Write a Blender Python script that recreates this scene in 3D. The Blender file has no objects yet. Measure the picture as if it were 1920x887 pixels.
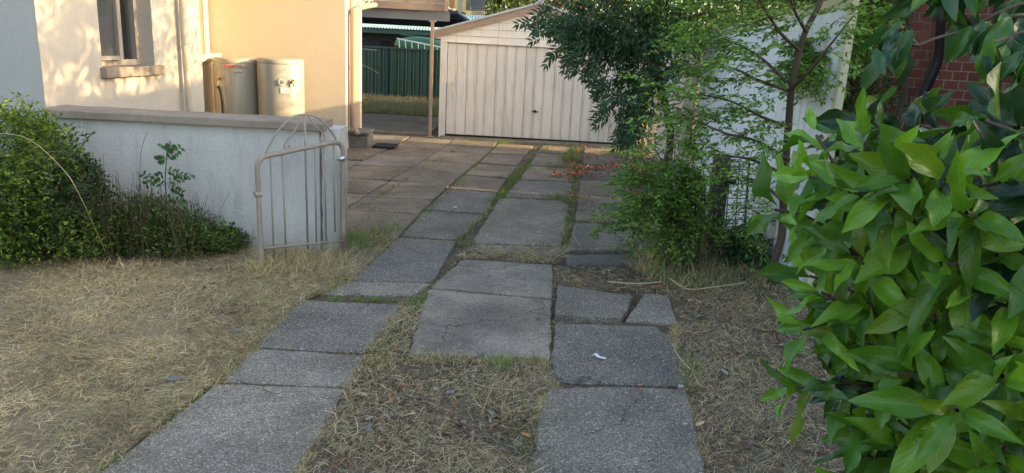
import bpy, bmesh, math, random
import numpy as np
from mathutils import Vector, Matrix, Quaternion
from mathutils import noise as mnoise

random.seed(7); rng = np.random.default_rng(7)
C = bpy.context.scene.collection
sc = bpy.context.scene

# ------------------------------------------------------------------ camera, sky, sun, exposure
FPX, PITCH, ROLL, EYE = 1400.0, math.radians(14.8), math.radians(3.0), 1.6
CP, SP, CR, SR = math.cos(PITCH), math.sin(PITCH), math.cos(ROLL), math.sin(ROLL)
RT = Vector((CR, SR*SP, SR*CP)); UP = Vector((-SR, CR*SP, CR*CP)); FW = Vector((0, CP, -SP))
cam = bpy.data.cameras.new('camera'); co = bpy.data.objects.new('camera', cam); C.objects.link(co)
m = Matrix((RT, UP, -FW)).transposed().to_4x4(); m.translation = (0, 0, EYE)
co.matrix_world = m
cam.sensor_width = 36; cam.lens = 36*FPX/1920; cam.clip_end = 3000; cam.clip_start = 0.02
sc.camera = co
SUN_EL, SUN_AZ = math.radians(13.0), math.radians(-5.0)      # azimuth measured from +X towards +Y
w = bpy.data.worlds.new("World"); sc.world = w; w.use_nodes = True
nt = w.node_tree; bg = nt.nodes['Background']
sky = nt.nodes.new('ShaderNodeTexSky'); sky.sky_type = 'NISHITA'; sky.sun_disc = False
sky.sun_elevation = SUN_EL; sky.sun_rotation = math.radians(90)-SUN_AZ
sky.air_density = 1.0; sky.dust_density = 2.5; sky.ozone_density = 0.6
nt.links.new(sky.outputs[0], bg.inputs[0]); bg.inputs[1].default_value = 0.15
sl = bpy.data.lights.new('sun', 'SUN'); sl.energy = 3.0; sl.angle = math.radians(0.6); sl.color = (1.0, 0.70, 0.34)
so = bpy.data.objects.new('sun', sl); C.objects.link(so)
sd = Vector((math.cos(SUN_EL)*math.cos(SUN_AZ), math.cos(SUN_EL)*math.sin(SUN_AZ), math.sin(SUN_EL)))
so.rotation_euler = sd.to_track_quat('Z', 'Y').to_euler()
sc.view_settings.view_transform = 'Standard'; sc.view_settings.look = 'None'
sc.view_settings.exposure = 2.15; sc.view_settings.gamma = 1.0
try:
    sc.cycles.max_bounces = 8; sc.cycles.diffuse_bounces = 4; sc.cycles.transparent_max_bounces = 8
except Exception: pass

# ------------------------------------------------------------------ survey helpers (photo sight lines -> world points)
def ray(x, y):
    return FW + RT*((x-960)/FPX) + UP*((443.5-y)/FPX)
def G(x, y, z=0.0):
    d = ray(x, y); t = (z-EYE)/d.z; return Vector((d.x*t, d.y*t, z))
def AY(x, y, Y):
    d = ray(x, y); t = Y/d.y; return Vector((d.x*t, Y, EYE+d.z*t))
def PL(x, y, p, q):
    """sight line cut with the vertical plane through ground points p, q"""
    d = ray(x, y); n = Vector((q[1]-p[1], p[0]-q[0])); t = (n.x*p[0]+n.y*p[1])/(n.x*d.x+n.y*d.y)
    return Vector((d.x*t, d.y*t, EYE+d.z*t))

# ------------------------------------------------------------------ object helpers
def tag(o, label=None, cat=None, group=None, kind=None):
    if label: o['label'] = label
    if cat: o['category'] = cat
    if group: o['group'] = group
    if kind: o['kind'] = kind
    return o
def thing(name, label, cat, loc=(0, 0, 0), group=None):
    o = bpy.data.objects.new(name, None); C.objects.link(o); o.location = loc
    o.empty_display_size = 0.1
    return tag(o, label, cat, group)
def link(name, me, mat, parent=None, kind=None, label=None):
    if mat is not None and not me.materials: me.materials.append(mat)
    o = bpy.data.objects.new(name, me); C.objects.link(o)
    if parent is not None:
        o.parent = parent
    if kind: o['kind'] = kind
    if label: o['label'] = label
    return o
def origin(parent):
    v = Vector((0, 0, 0))
    while parent is not None:
        v = v + parent.location; parent = parent.parent
    return v
def obj(name, VF, mat, parent=None, smooth=False, kind=None, label=None):
    """VF in world coordinates -> one mesh object, local to its parent"""
    V, F = VF[0], VF[1]
    o0 = origin(parent) if parent is not None else Vector((0, 0, 0))
    me = bpy.data.meshes.new(name)
    me.from_pydata([tuple(Vector(v)-o0) for v in V], [], F)
    if smooth:
        me.polygons.foreach_set('use_smooth', [True]*len(me.polygons))
    me.update()
    return link(name, me, mat, parent, kind, label)
def join(*parts):
    V, F = [], []
    for v, f in parts:
        n = len(V); V += list(v); F += [tuple(i+n for i in g) for g in f]
    return V, F
def box(x0, x1, y0, y1, z0, z1):
    V = [(x, y, z) for z in (z0, z1) for y in (y0, y1) for x in (x0, x1)]
    return V, [(0, 2, 3, 1), (4, 5, 7, 6), (0, 1, 5, 4), (2, 6, 7, 3), (0, 4, 6, 2), (1, 3, 7, 5)]
def obox(p, q, z0, z1, t, off=0.0, zq0=None, zq1=None):
    """upright slab from p to q; its face lies on the line pq (moved by off), thickness t to the left of p->q"""
    p = Vector((p[0], p[1], 0)); q = Vector((q[0], q[1], 0)); d = (q-p).normalized(); n = Vector((-d.y, d.x, 0))
    zq0 = z0 if zq0 is None else zq0; zq1 = z1 if zq1 is None else zq1
    a, b = p+n*off, q+n*off
    V = []
    for (a0, zz0, zz1) in ((a, z0, z1), (b, zq0, zq1)):
        for k in (0, t):
            r = a0+n*k; V += [(r.x, r.y, zz0), (r.x, r.y, zz1)]
    return V, [(0, 1, 5, 4), (2, 6, 7, 3), (0, 2, 3, 1), (4, 5, 7, 6), (0, 4, 6, 2), (1, 3, 7, 5)]
def tube(pts, r, n=8, caps=True):
    pts = [Vector(p) for p in pts]; m_ = len(pts)
    rr = r if hasattr(r, '__len__') else [r]*m_
    V, F = [], []; ref = None
    for i, p in enumerate(pts):
        t = (pts[min(i+1, m_-1)]-pts[max(i-1, 0)])
        t = t.normalized() if t.length > 1e-9 else Vector((0, 0, 1))
        if ref is None:
            ref = t.orthogonal().normalized()
        else:
            ref = (ref-t*ref.dot(t)); ref = ref.normalized() if ref.length > 1e-6 else t.orthogonal().normalized()
        b = t.cross(ref)
        for k in range(n):
            a = 2*math.pi*k/n; V.append(tuple(p+(ref*math.cos(a)+b*math.sin(a))*rr[i]))
    for i in range(m_-1):
        for k in range(n):
            k2 = (k+1) % n
            F.append((i*n+k, i*n+k2, (i+1)*n+k2, (i+1)*n+k))
    if caps:
        F.append(tuple(range(n))[::-1]); F.append(tuple((m_-1)*n+k for k in range(n)))
    return V, F
def lathe(cx, cy, prof, n=32, a0=0):
    V, F = [], []
    for r, z in prof:
        for k in range(n):
            a = a0+2*math.pi*k/n; V.append((cx+r*math.cos(a), cy+r*math.sin(a), z))
    for i in range(len(prof)-1):
        for k in range(n):
            k2 = (k+1) % n; F.append((i*n+k, i*n+k2, (i+1)*n+k2, (i+1)*n+k))
    F.append(tuple(range(n))[::-1]); F.append(tuple((len(prof)-1)*n+k for k in range(n)))
    return V, F
def curve(pts, n=6):
    """Catmull-Rom through the points"""
    pts = [Vector(p) for p in pts]; P = [pts[0]*2-pts[1]]+pts+[pts[-1]*2-pts[-2]]; out = []
    for i in range(1, len(P)-2):
        for k in range(n):
            t = k/n; a, b, c, d = P[i-1], P[i], P[i+1], P[i+2]
            out.append(0.5*((2*b)+(c-a)*t+(2*a-5*b+4*c-d)*t*t+(3*b-3*c+d-a)*t*t*t))
    out.append(pts[-1]); return out
def bevel(o, w_=0.006, seg=2):
    md = o.modifiers.new('bevel', 'BEVEL'); md.width = w_; md.segments = seg; md.limit_method = 'ANGLE'
    return o

# ------------------------------------------------------------------ materials
def mk(name):
    m_ = bpy.data.materials.new(name); m_.use_nodes = True
    return m_, m_.node_tree.nodes, m_.node_tree.links, m_.node_tree.nodes['Principled BSDF']
def N(ns, t, **kw):
    n = ns.new(t)
    for k, v in kw.items():
        if k in n.inputs.keys(): n.inputs[k].default_value = v
        else: setattr(n, k, v)
    return n
def ramp(ns, ls, src, stops):
    r = ns.new('ShaderNodeValToRGB'); cr = r.color_ramp
    while len(cr.elements) < len(stops): cr.elements.new(0.5)
    for e, (p, c) in zip(cr.elements, stops):
        e.position = p; e.color = (c[0], c[1], c[2], 1) if hasattr(c, '__len__') else (c, c, c, 1)
    ls.new(src, r.inputs[0]); return r.outputs[0]
def mix(ns, ls, f, a, b, mode='MIX'):
    n = ns.new('ShaderNodeMix'); n.data_type = 'RGBA'; n.blend_type = mode
    for i, v in ((0, f), (6, a), (7, b)):
        if hasattr(v, 'links') or hasattr(v, 'is_linked'): ls.new(v, n.inputs[i])
        elif i == 0: n.inputs[0].default_value = v
        else: n.inputs[i].default_value = (v[0], v[1], v[2], 1)
    return n.outputs[2]
def bump(ns, ls, src, strength, dist, prev=None):
    b = ns.new('ShaderNodeBump'); b.inputs['Strength'].default_value = strength; b.inputs['Distance'].default_value = dist
    ls.new(src, b.inputs['Height'])
    if prev is not None: ls.new(prev, b.inputs['Normal'])
    return b.outputs[0]
def noise(ns, ls, co_, scale, detail=4, rough=0.55, dist=0.0):
    n = N(ns, 'ShaderNodeTexNoise'); n.inputs['Scale'].default_value = scale; n.inputs['Detail'].default_value = detail
    n.inputs['Roughness'].default_value = rough; n.inputs['Distortion'].default_value = dist
    ls.new(co_, n.inputs['Vector']); return n.outputs[0]
def coords(ns, ls, scale=None):
    tc = ns.new('ShaderNodeTexCoord'); o = tc.outputs['Object']
    if scale:
        mp = ns.new('ShaderNodeMapping'); mp.inputs['Scale'].default_value = scale; ls.new(o, mp.inputs[0]); o = mp.outputs[0]
    return o

def paint(name, col, var=0.12, rough=0.6, bs=40, bstr=0.2, dirt=None, dirt_amt=0.0, spec=0.3, bdist=0.002):
    m_, ns, ls, b = mk(name); c = coords(ns, ls)
    n1 = noise(ns, ls, c, 2.3, 6); n2 = noise(ns, ls, c, 38, 4)
    c1 = ramp(ns, ls, n1, [(0.3, [x*(1-var) for x in col]), (0.7, [min(1, x*(1+var*0.6)) for x in col])])
    c1 = mix(ns, ls, 0.35, c1, ramp(ns, ls, n2, [(0.3, 0.75), (0.7, 1.0)]), 'MULTIPLY')
    if dirt:
        n3 = noise(ns, ls, coords(ns, ls, (6, 6, 1.2)), 1.4, 8, 0.7)
        c1 = mix(ns, ls, ramp(ns, ls, n3, [(0.5, 0.0), (0.75, dirt_amt)]), c1, dirt)
    ls.new(c1, b.inputs['Base Color']); b.inputs['Roughness'].default_value = rough
    b.inputs['Specular IOR Level'].default_value = spec
    ls.new(bump(ns, ls, noise(ns, ls, c, bs, 5, 0.6), bstr, bdist), b.inputs['Normal'])
    return m_

def concrete(name, dark, light, speck=0.5, stain=(0.11, 0.085, 0.062), stain_amt=0.5, smooth=0.0):
    m_, ns, ls, b = mk(name); c = coords(ns, ls)
    big = noise(ns, ls, c, 2.1, 7, 0.62); mid = noise(ns, ls, c, 14, 6, 0.7); fine = noise(ns, ls, c, 210, 3, 0.7)
    col = ramp(ns, ls, big, [(0.36, dark), (0.64, light)])
    col = mix(ns, ls, 0.55, col, ramp(ns, ls, mid, [(0.3, 0.62), (0.72, 1.0)]), 'MULTIPLY')
    col = mix(ns, ls, 0.75, col, ramp(ns, ls, fine, [(0.34, 0.28), (0.66, 1.3)]), 'MULTIPLY')
    oi = ns.new('ShaderNodeObjectInfo'); col = mix(ns, ls, 1.0, col, ramp(ns, ls, oi.outputs['Random'], [(0.0, (0.80, 0.80, 0.82)), (0.5, (1.0, 0.98, 0.94)), (1.0, (1.14, 1.10, 1.02))]), 'MULTIPLY')
    st = noise(ns, ls, c, 1.1, 8, 0.7, 0.6)
    col = mix(ns, ls, ramp(ns, ls, st, [(0.48, 0.0), (0.70, stain_amt)]), col, stain)
    lich = noise(ns, ls, c, 5.5, 9, 0.75, 0.4)
    col = mix(ns, ls, ramp(ns, ls, lich, [(0.60, 0.0), (0.66, 0.38)]), col, (0.34, 0.33, 0.30))
    col = mix(ns, ls, ramp(ns, ls, lich, [(0.32, 0.55), (0.42, 0.0)]), col, (0.075, 0.068, 0.06))
    scr = noise(ns, ls, coords(ns, ls, (3, 22, 3)), 2.0, 5, 0.6, 1.5)
    col = mix(ns, ls, ramp(ns, ls, scr, [(0.655, 0.0), (0.67, 0.3), (0.69, 0.0)]), col, (0.36, 0.35, 0.32))
    for sc_, lo, hi in ((105, 0.62, 1.45), (170, 0.55, 1.5)):
        va = N(ns, 'ShaderNodeTexVoronoi'); va.inputs['Scale'].default_value = sc_; ls.new(c, va.inputs['Vector'])
        s0_ = ns.new('ShaderNodeSeparateColor'); ls.new(va.outputs['Color'], s0_.inputs[0])
        col = mix(ns, ls, ramp(ns, ls, mid, [(0.35, 0.35), (0.65, 0.95-smooth*0.6)]), col, ramp(ns, ls, s0_.outputs[2], [(0.0, lo), (0.6, 0.92), (1.0, hi)]), 'MULTIPLY')
    # exposed aggregate
    for sc_, thr, amt, pal in ((120, 0.86, speck, [(0, (0.50, 0.48, 0.45)), (0.5, (0.33, 0.30, 0.27)), (1, (0.60, 0.58, 0.55))]),
                               (210, 0.76, speck*0.75, [(0, (0.46, 0.45, 0.43)), (0.5, (0.12, 0.11, 0.10)), (1, (0.42, 0.40, 0.36))])):
        v = N(ns, 'ShaderNodeTexVoronoi'); v.inputs['Scale'].default_value = sc_; v.inputs['Randomness'].default_value = 1
        ls.new(c, v.inputs['Vector'])
        sep = ns.new('ShaderNodeSeparateColor'); ls.new(v.outputs['Color'], sep.inputs[0])
        pick = ramp(ns, ls, sep.outputs[0], [(thr-0.01, 0.0), (thr+0.01, amt)])
        near = ramp(ns, ls, v.outputs['Distance'], [(0.34, 1.0), (0.46, 0.0)])
        f = mix(ns, ls, 1.0, pick, near, 'MULTIPLY')
        col = mix(ns, ls, f, col, ramp(ns, ls, sep.outputs[1], pal))
    ls.new(col, b.inputs['Base Color']); b.inputs['Roughness'].default_value = 0.88
    b.inputs['Specular IOR Level'].default_value = 0.25
    cd = ns.new('ShaderNodeVectorMath'); cd.operation = 'ADD'; nn_ = N(ns, 'ShaderNodeTexNoise'); nn_.inputs['Scale'].default_value = 4; nn_.inputs['Detail'].default_value = 6; ls.new(c, nn_.inputs['Vector'])
    scl = ns.new('ShaderNodeVectorMath'); scl.operation = 'SCALE'; scl.inputs[3].default_value = 0.30; ls.new(nn_.outputs['Color'], scl.inputs[0]); ls.new(c, cd.inputs[0]); ls.new(scl.outputs[0], cd.inputs[1])
    vc = N(ns, 'ShaderNodeTexVoronoi'); vc.feature = 'DISTANCE_TO_EDGE'; vc.inputs['Scale'].default_value = 1.15; ls.new(cd.outputs[0], vc.inputs['Vector'])
    ck = mix(ns, ls, 1.0, ramp(ns, ls, vc.outputs['Distance'], [(0.0, 1.0), (0.0055, 0.0)]), ramp(ns, ls, noise(ns, ls, c, 0.9, 3), [(0.49, 0.0), (0.53, 1.0)]), 'MULTIPLY')
    col = mix(ns, ls, ck, col, (0.03, 0.026, 0.022)); ls.new(col, b.inputs['Base Color'])
    nb = bump(ns, ls, ck, -0.6, 0.006)
    nb = bump(ns, ls, mid, 0.35, 0.006, nb); nb = bump(ns, ls, fine, 0.8-smooth*0.5, 0.0022, nb)
    v2 = N(ns, 'ShaderNodeTexVoronoi'); v2.inputs['Scale'].default_value = 130; ls.new(c, v2.inputs['Vector'])
    nb = bump(ns, ls, v2.outputs['Distance'], 0.7-smooth*0.5, 0.002, nb)
    ls.new(nb, b.inputs['Normal']); return m_

def leafmat(name, gloss=0.45, trans=0.35, veins=False, tint=(1, 1, 1), vs=1.0):
    m_, ns, ls, b = mk(name)
    at = ns.new('ShaderNodeAttribute'); at.attribute_name = 'Col'; col = at.outputs['Color']
    col = mix(ns, ls, 1.0, col, tint, 'MULTIPLY')
    nrm = None
    if veins:
        uv = ns.new('ShaderNodeUVMap'); sp = ns.new('ShaderNodeSeparateXYZ'); ls.new(uv.outputs[0], sp.inputs[0])
        def M(op, a, b_=None):
            n = ns.new('ShaderNodeMath'); n.operation = op
            for i, v in enumerate((a, b_)):
                if v is None: continue
                if hasattr(v, 'is_linked'): ls.new(v, n.inputs[i])
                else: n.inputs[i].default_value = v
            return n.outputs[0]
        u = M('ABSOLUTE', M('SUBTRACT', sp.outputs[0], 0.5)); v_ = sp.outputs[1]
        midv = ramp(ns, ls, u, [(0.012, 1.0), (0.03, 0.0)])
        ph = M('SUBTRACT', M('MULTIPLY', v_, 8.0), M('MULTIPLY', u, 5.0))
        fr = M('ABSOLUTE', M('SUBTRACT', M('FRACT', ph), 0.5))
        side = ramp(ns, ls, fr, [(0.03, 0.4*vs), (0.06, 0.0)])
        vein = M('MAXIMUM', midv, side)
        vcol = mix(ns, ls, 1.0, col, (2.1, 1.7, 2.2), 'MULTIPLY')
        col = mix(ns, ls, M('MULTIPLY', vein, 0.42*(.5+.5*vs)), col, vcol)
        c = coords(ns, ls)
        col = mix(ns, ls, 0.5, col, ramp(ns, ls, noise(ns, ls, c, 26, 4), [(0.3, 0.62), (0.7, 1.15)]), 'MULTIPLY')
        spot = ramp(ns, ls, noise(ns, ls, c, 55, 3, .7), [(0.70, 0.0), (0.74, 0.55)])
        col = mix(ns, ls, spot, col, (0.22, 0.15, 0.05))
        puff = ramp(ns, ls, fr, [(0.0, 0.0), (0.5, 1.0)])
        nrm = bump(ns, ls, puff, 0.10*vs, 0.003); nrm = bump(ns, ls, midv, -0.6, 0.003, nrm)
        nrm = bump(ns, ls, noise(ns, ls, c, 300, 2), 0.12, 0.001, nrm)
        ls.new(nrm, b.inputs['Normal'])
    ls.new(col, b.inputs['Base Color']); b.inputs['Roughness'].default_value = gloss
    b.inputs['Specular IOR Level'].default_value = 0.4
    tr = ns.new('ShaderNodeBsdfTranslucent')
    ls.new(mix(ns, ls, 1.0, col, (1.15, 1.25, 0.5), 'MULTIPLY'), tr.inputs[0])
    ms = ns.new('ShaderNodeMixShader'); ms.inputs[0].default_value = trans
    out = ns['Material Output']; ls.new(b.outputs[0], ms.inputs[1]); ls.new(tr.outputs[0], ms.inputs[2]); ls.new(ms.outputs[0], out.inputs[0])
    return m_

M_slab = [concrete('concrete_%d' % i, d, l, s, stain_amt=0.6, smooth=sm) for i, (d, l, s, sm) in enumerate([
    ((0.255, 0.228, 0.195), (0.40, 0.355, 0.30), 1.0, 0.0), ((0.195, 0.176, 0.154), (0.31, 0.277, 0.236), 1.0, 0.0),
    ((0.22, 0.195, 0.168), (0.42, 0.37, 0.31), 0.35, 0.5), ((0.27, 0.215, 0.155), (0.44, 0.36, 0.265), 0.5, 0.3), ((0.22, 0.18, 0.135), (0.36, 0.30, 0.225), 0.6, 0.1)])]
M_pale = concrete('pale_concrete', (0.19, 0.18, 0.165), (0.28, 0.265, 0.24), 0.3, smooth=0.5)
M_soil = paint('soil', (0.155, 0.118, 0.085), 0.5, 0.95, 60, 1.0, bdist=0.02)
M_front = paint('shaded_front_render', (0.43, 0.43, 0.42), 0.05, 0.85, 90, 0.3, bdist=0.004)  # front render greyed so that its colour carries the shade
M_render = paint('cream_render', (0.50, 0.455, 0.39), 0.06, 0.85, 110, 0.25, (0.42, 0.35, 0.27), 0.25, bdist=0.004)
M_peach = paint('glow_cream_render', (0.62, 0.535, 0.41), 0.03, 0.8, 90, 0.15, bdist=0.003)  # peach glow of bounced sun is put into this cream
M_stucco = paint('white_textured_render', (0.60, 0.59, 0.57), 0.10, 0.85, 60, 0.9, (0.32, 0.29, 0.25), 0.6, bdist=0.009)
def splash(m_):
    ns, ls = m_.node_tree.nodes, m_.node_tree.links; b = ns['Principled BSDF']; src = b.inputs['Base Color'].links[0].from_socket; c = coords(ns, ls)
    sp = ns.new('ShaderNodeSeparateXYZ'); ls.new(c, sp.inputs[0]); ad = ns.new('ShaderNodeMath'); ad.operation = 'SUBTRACT'
    mu = ns.new('ShaderNodeMath'); mu.operation = 'MULTIPLY'; ls.new(noise(ns, ls, c, 7, 8, .7), mu.inputs[0]); mu.inputs[1].default_value = .55
    ls.new(mu.outputs[0], ad.inputs[0]); ls.new(sp.outputs[2], ad.inputs[1])
    src = mix(ns, ls, ramp(ns, ls, ad.outputs[0], [(0.02, 0.0), (0.3, 0.55)]), src, (.36, .31, .24))
    sc2 = noise(ns, ls, c, 11, 9, .75, .8); src = mix(ns, ls, ramp(ns, ls, sc2, [(0.66, 0.0), (0.70, 0.4)]), src, (.42, .40, .37)); ls.new(src, b.inputs['Base Color'])
splash(M_stucco)
M_coping = paint('weathered_coping', (0.30, 0.25, 0.205), 0.25, 0.85, 70, 0.7, (0.12, 0.10, 0.08), 0.5, bdist=0.006)
M_tank = paint('tank_enamel', (0.42, 0.385, 0.31), 0.03, 0.32, 10, 0.02, spec=0.5)
M_greypipe = paint('grey_primer_steel', (0.33, 0.295, 0.25), 0.25, 0.5, 160, 0.35, (0.20, 0.13, 0.08), 0.5, spec=0.4)
M_pipe = paint('painted_pipe', (0.50, 0.44, 0.35), 0.06, 0.5, 20, 0.1)
M_brownpaint = paint('taupe_paint', (0.33, 0.25, 0.20), 0.1, 0.6, 60, 0.2, (0.2, 0.16, 0.13), 0.3)
M_blueB = paint('blue_grey_beam', (0.17, 0.19, 0.22), 0.15, 0.6, 60, 0.2)
M_dark = paint('interior_shade', (0.03, 0.03, 0.033), 0.2, 0.7, 20, 0.1)  # near-black tone for the shade inside the window
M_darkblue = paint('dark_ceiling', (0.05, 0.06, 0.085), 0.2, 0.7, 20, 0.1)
M_black = paint('black_rubber', (0.02, 0.02, 0.02), 0.1, 0.5, 50, 0.1)
M_chrome, _n, _l, _b = mk('galvanised'); _b.inputs['Metallic'].default_value = 1; _b.inputs['Base Color'].default_value = (0.6, 0.6, 0.6, 1); _b.inputs['Roughness'].default_value = 0.35
M_brass, _n, _l, _b = mk('brass'); _b.inputs['Metallic'].default_value = 1; _b.inputs['Base Color'].default_value = (0.5, 0.36, 0.2, 1); _b.inputs['Roughness'].default_value = 0.4
M_glass, _n, _l, _b = mk('window_glass'); _b.inputs['Base Color'].default_value = (0.07, 0.075, 0.08, 1); _b.inputs['Roughness'].default_value = 0.04; _b.inputs['Specular IOR Level'].default_value = 1.0
M_red = paint('red_print', (0.55, 0.03, 0.02), 0.05, 0.5)
M_white = paint('white_paint', (0.72, 0.71, 0.68), 0.05, 0.5, 30, 0.1)
M_greenF = paint('green_steel', (0.045, 0.095, 0.075), 0.1, 0.45, 20, 0.08, spec=0.4)
M_greenP = paint('green_hull', (0.03, 0.10, 0.045), 0.1, 0.4, 20, 0.08)
M_zinc = paint('zinc_roof', (0.42, 0.47, 0.52), 0.12, 0.4, 60, 0.1, spec=0.5)
M_bark = paint('bark', (0.11, 0.085, 0.062), 0.4, 0.9, 90, 1.0, (0.05, 0.04, 0.03), 0.6, bdist=0.008)
M_twig = paint('brown_twig', (0.10, 0.075, 0.05), 0.3, 0.7, 120, 0.4)
M_timber = paint('old_timber', (0.095, 0.088, 0.078), 0.4, 0.9, 50, 0.9, (0.04, 0.036, 0.03), 0.6, bdist=0.008)
M_sunlitW = paint('sunlit_wall', (0.75, 0.60, 0.25), 0.1, 0.7)  # yellow sunlight on the far panels is put into this colour
M_orangeW = paint('orange_curtain', (0.55, 0.25, 0.12), 0.1, 0.8)
M_frame = paint('grey_window_frame', (0.34, 0.30, 0.26), 0.1, 0.5)
M_mortar = paint('mortar', (0.44, 0.38, 0.32), 0.2, 0.95, 120, 0.8)

def garage_paint():
    m_, ns, ls, b = mk('peeling_cream_paint'); c = coords(ns, ls)
    base = ramp(ns, ls, noise(ns, ls, c, 3, 5), [(0.3, (0.66, 0.62, 0.56)), (0.7, (0.73, 0.69, 0.63))])
    st = noise(ns, ls, coords(ns, ls, (9, 9, 1.0)), 2.0, 6, 0.65)
    base = mix(ns, ls, ramp(ns, ls, st, [(0.52, 0.0), (0.75, 0.5)]), base, (0.36, 0.30, 0.26))
    pe = noise(ns, ls, coords(ns, ls, (9, 9, 3.2)), 1.15, 7, 0.62)
    pm = ramp(ns, ls, pe, [(0.655, 0.0), (0.67, 1.0)])
    pc = ramp(ns, ls, noise(ns, ls, c, 9, 3), [(0.4, (0.50, 0.60, 0.68)), (0.6, (0.62, 0.62, 0.60))])
    base = mix(ns, ls, pm, base, pc)
    ls.new(base, b.inputs['Base Color']); b.inputs['Roughness'].default_value = 0.6
    nb = bump(ns, ls, pm, -0.6, 0.002); nb = bump(ns, ls, noise(ns, ls, c, 5, 3), 0.25, 0.01, nb)
    ls.new(nb, b.inputs['Normal']); return m_
M_gar = garage_paint()
def white_sheet(name, col, rust):
    m_, ns, ls, b = mk(name); c = coords(ns, ls)
    base = ramp(ns, ls, noise(ns, ls, c, 2.5, 5), [(0.3, [x*0.9 for x in col]), (0.7, col)])
    st = noise(ns, ls, coords(ns, ls, (14, 14, 0.8)), 1.6, 7, 0.7)
    base = mix(ns, ls, ramp(ns, ls, st, [(0.45, 0.0), (0.7, rust)]), base, (0.33, 0.24, 0.17))
    ls.new(base, b.inputs['Base Color']); b.inputs['Roughness'].default_value = 0.5; return m_
M_sheet = white_sheet('white_steel_sheet', (0.74, 0.79, 0.85), 0.10)
M_sheet2 = white_sheet('stained_steel_sheet', (0.60, 0.61, 0.62), 0.75)
def brickmat():
    m_, ns, ls, b = mk('red_brick'); c = coords(ns, ls)
    oi = ns.new('ShaderNodeObjectInfo')
    base = ramp(ns, ls, oi.outputs['Random'], [(0.0, (0.13, 0.042, 0.03)), (0.4, (0.24, 0.065, 0.042)), (0.75, (0.20, 0.05, 0.036)), (1.0, (0.28, 0.095, 0.06))])
    base = mix(ns, ls, 0.6, base, ramp(ns, ls, noise(ns, ls, c, 60, 6, 0.7), [(0.3, 0.55), (0.7, 1.15)]), 'MULTIPLY')
    ls.new(base, b.inputs['Base Color']); b.inputs['Roughness'].default_value = 0.8
    ls.new(bump(ns, ls, noise(ns, ls, c, 160, 5, 0.7), 0.6, 0.003), b.inputs['Normal']); return m_
M_brick = brickmat()
M_leaf = leafmat('leaf', 0.5, 0.3)
M_leafG = leafmat('glossy_leaf', 0.26, 0.22, True, vs=0.15)
M_leafL = leafmat('laurel_leaf', 0.29, 0.30, True)
M_straw = leafmat('straw', 0.7, 0.25)
M_dead = leafmat('dead_leaf', 0.75, 0.15)

# ------------------------------------------------------------------ leaf and blade masses (numpy)
def unit(a): return a/np.maximum(np.linalg.norm(a, axis=-1, keepdims=True), 1e-9)
LEAF4 = (np.array([(0, 0, 0), (-.5, .42, .07), (0, .5, -.03), (.5, .42, .07), (0, 1, -.08)], float), [(0, 2, 1), (0, 3, 2), (1, 2, 4), (2, 3, 4)])
LEAF8 = (np.array([(0, 0, 0), (-.38, .22, .05), (0, .24, 0), (.38, .22, .05), (-.46, .55, .06), (0, .55, .0), (.46, .55, .06), (0, 1, -.14)], float),
         [(0, 2, 1), (0, 3, 2), (1, 2, 5, 4), (2, 3, 6, 5), (4, 5, 7), (5, 6, 7)])
BLADE = (np.array([(-.5, 0, 0), (.5, 0, 0), (-.4, .5, .12), (.4, .5, .12), (0, 1, 0)], float), [(0, 1, 3, 2), (2, 3, 4)])
def mass(name, P, D, Nn, L, W, col, tm, mat, parent=None, kind=None, label=None):
    P, D, Nn = np.asarray(P, float), unit(np.asarray(D, float)), np.asarray(Nn, float)
    n = len(P); S = unit(np.cross(D, Nn)); Nn = np.cross(S, D)
    L = np.broadcast_to(np.asarray(L, float), (n,)); W = np.broadcast_to(np.asarray(W, float), (n,))
    t, F = tm; k = len(t)
    o0 = np.array(origin(parent)) if parent is not None else np.zeros(3)
    V = (P-o0)[:, None, :] + S[:, None, :]*(t[None, :, 0:1]*W[:, None, None]) + D[:, None, :]*(t[None, :, 1:2]*L[:, None, None]) + Nn[:, None, :]*(t[None, :, 2:3]*L[:, None, None])
    V = V.reshape(-1, 3)
    fl = [i for f in F for i in f]; ln = [len(f) for f in F]
    loops = (np.array(fl)[None, :] + (np.arange(n)*k)[:, None]).ravel()
    tot = np.tile(np.array(ln), n); st = np.concatenate([[0], np.cumsum(tot)[:-1]])
    me = bpy.data.meshes.new(name); me.vertices.add(len(V)); me.vertices.foreach_set('co', V.ravel())
    me.loops.add(len(loops)); me.loops.foreach_set('vertex_index', loops.astype(np.int32))
    me.polygons.add(len(tot)); me.polygons.foreach_set('loop_start', st.astype(np.int32)); me.polygons.foreach_set('loop_total', tot.astype(np.int32))
    me.update(calc_edges=True)
    ca = me.color_attributes.new('Col', 'FLOAT_COLOR', 'POINT')
    cc = np.ones((n, k, 4)); cc[:, :, :3] = np.asarray(col)[:, None, :]
    ca.data.foreach_set('color', cc.ravel())
    if tm is LEAF8 or k > 8:
        pass
    me.polygons.foreach_set('use_smooth', [True]*len(me.polygons))
    return link(name, me, mat, parent, kind, label)
def palette(n, cols, var=0.25, bright=None):
    cols = np.array(cols, float); c = cols[rng.integers(0, len(cols), n)]
    f = 1+rng.normal(0, var, n)
    if bright is not None: f = f*bright
    return np.clip(c*np.clip(f, 0.3, 2.2)[:, None], 0.003, 1)
def rnd_dirs(n, zb=0.0):
    v = rng.normal(size=(n, 3)); v[:, 2] += zb; return unit(v)

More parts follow.
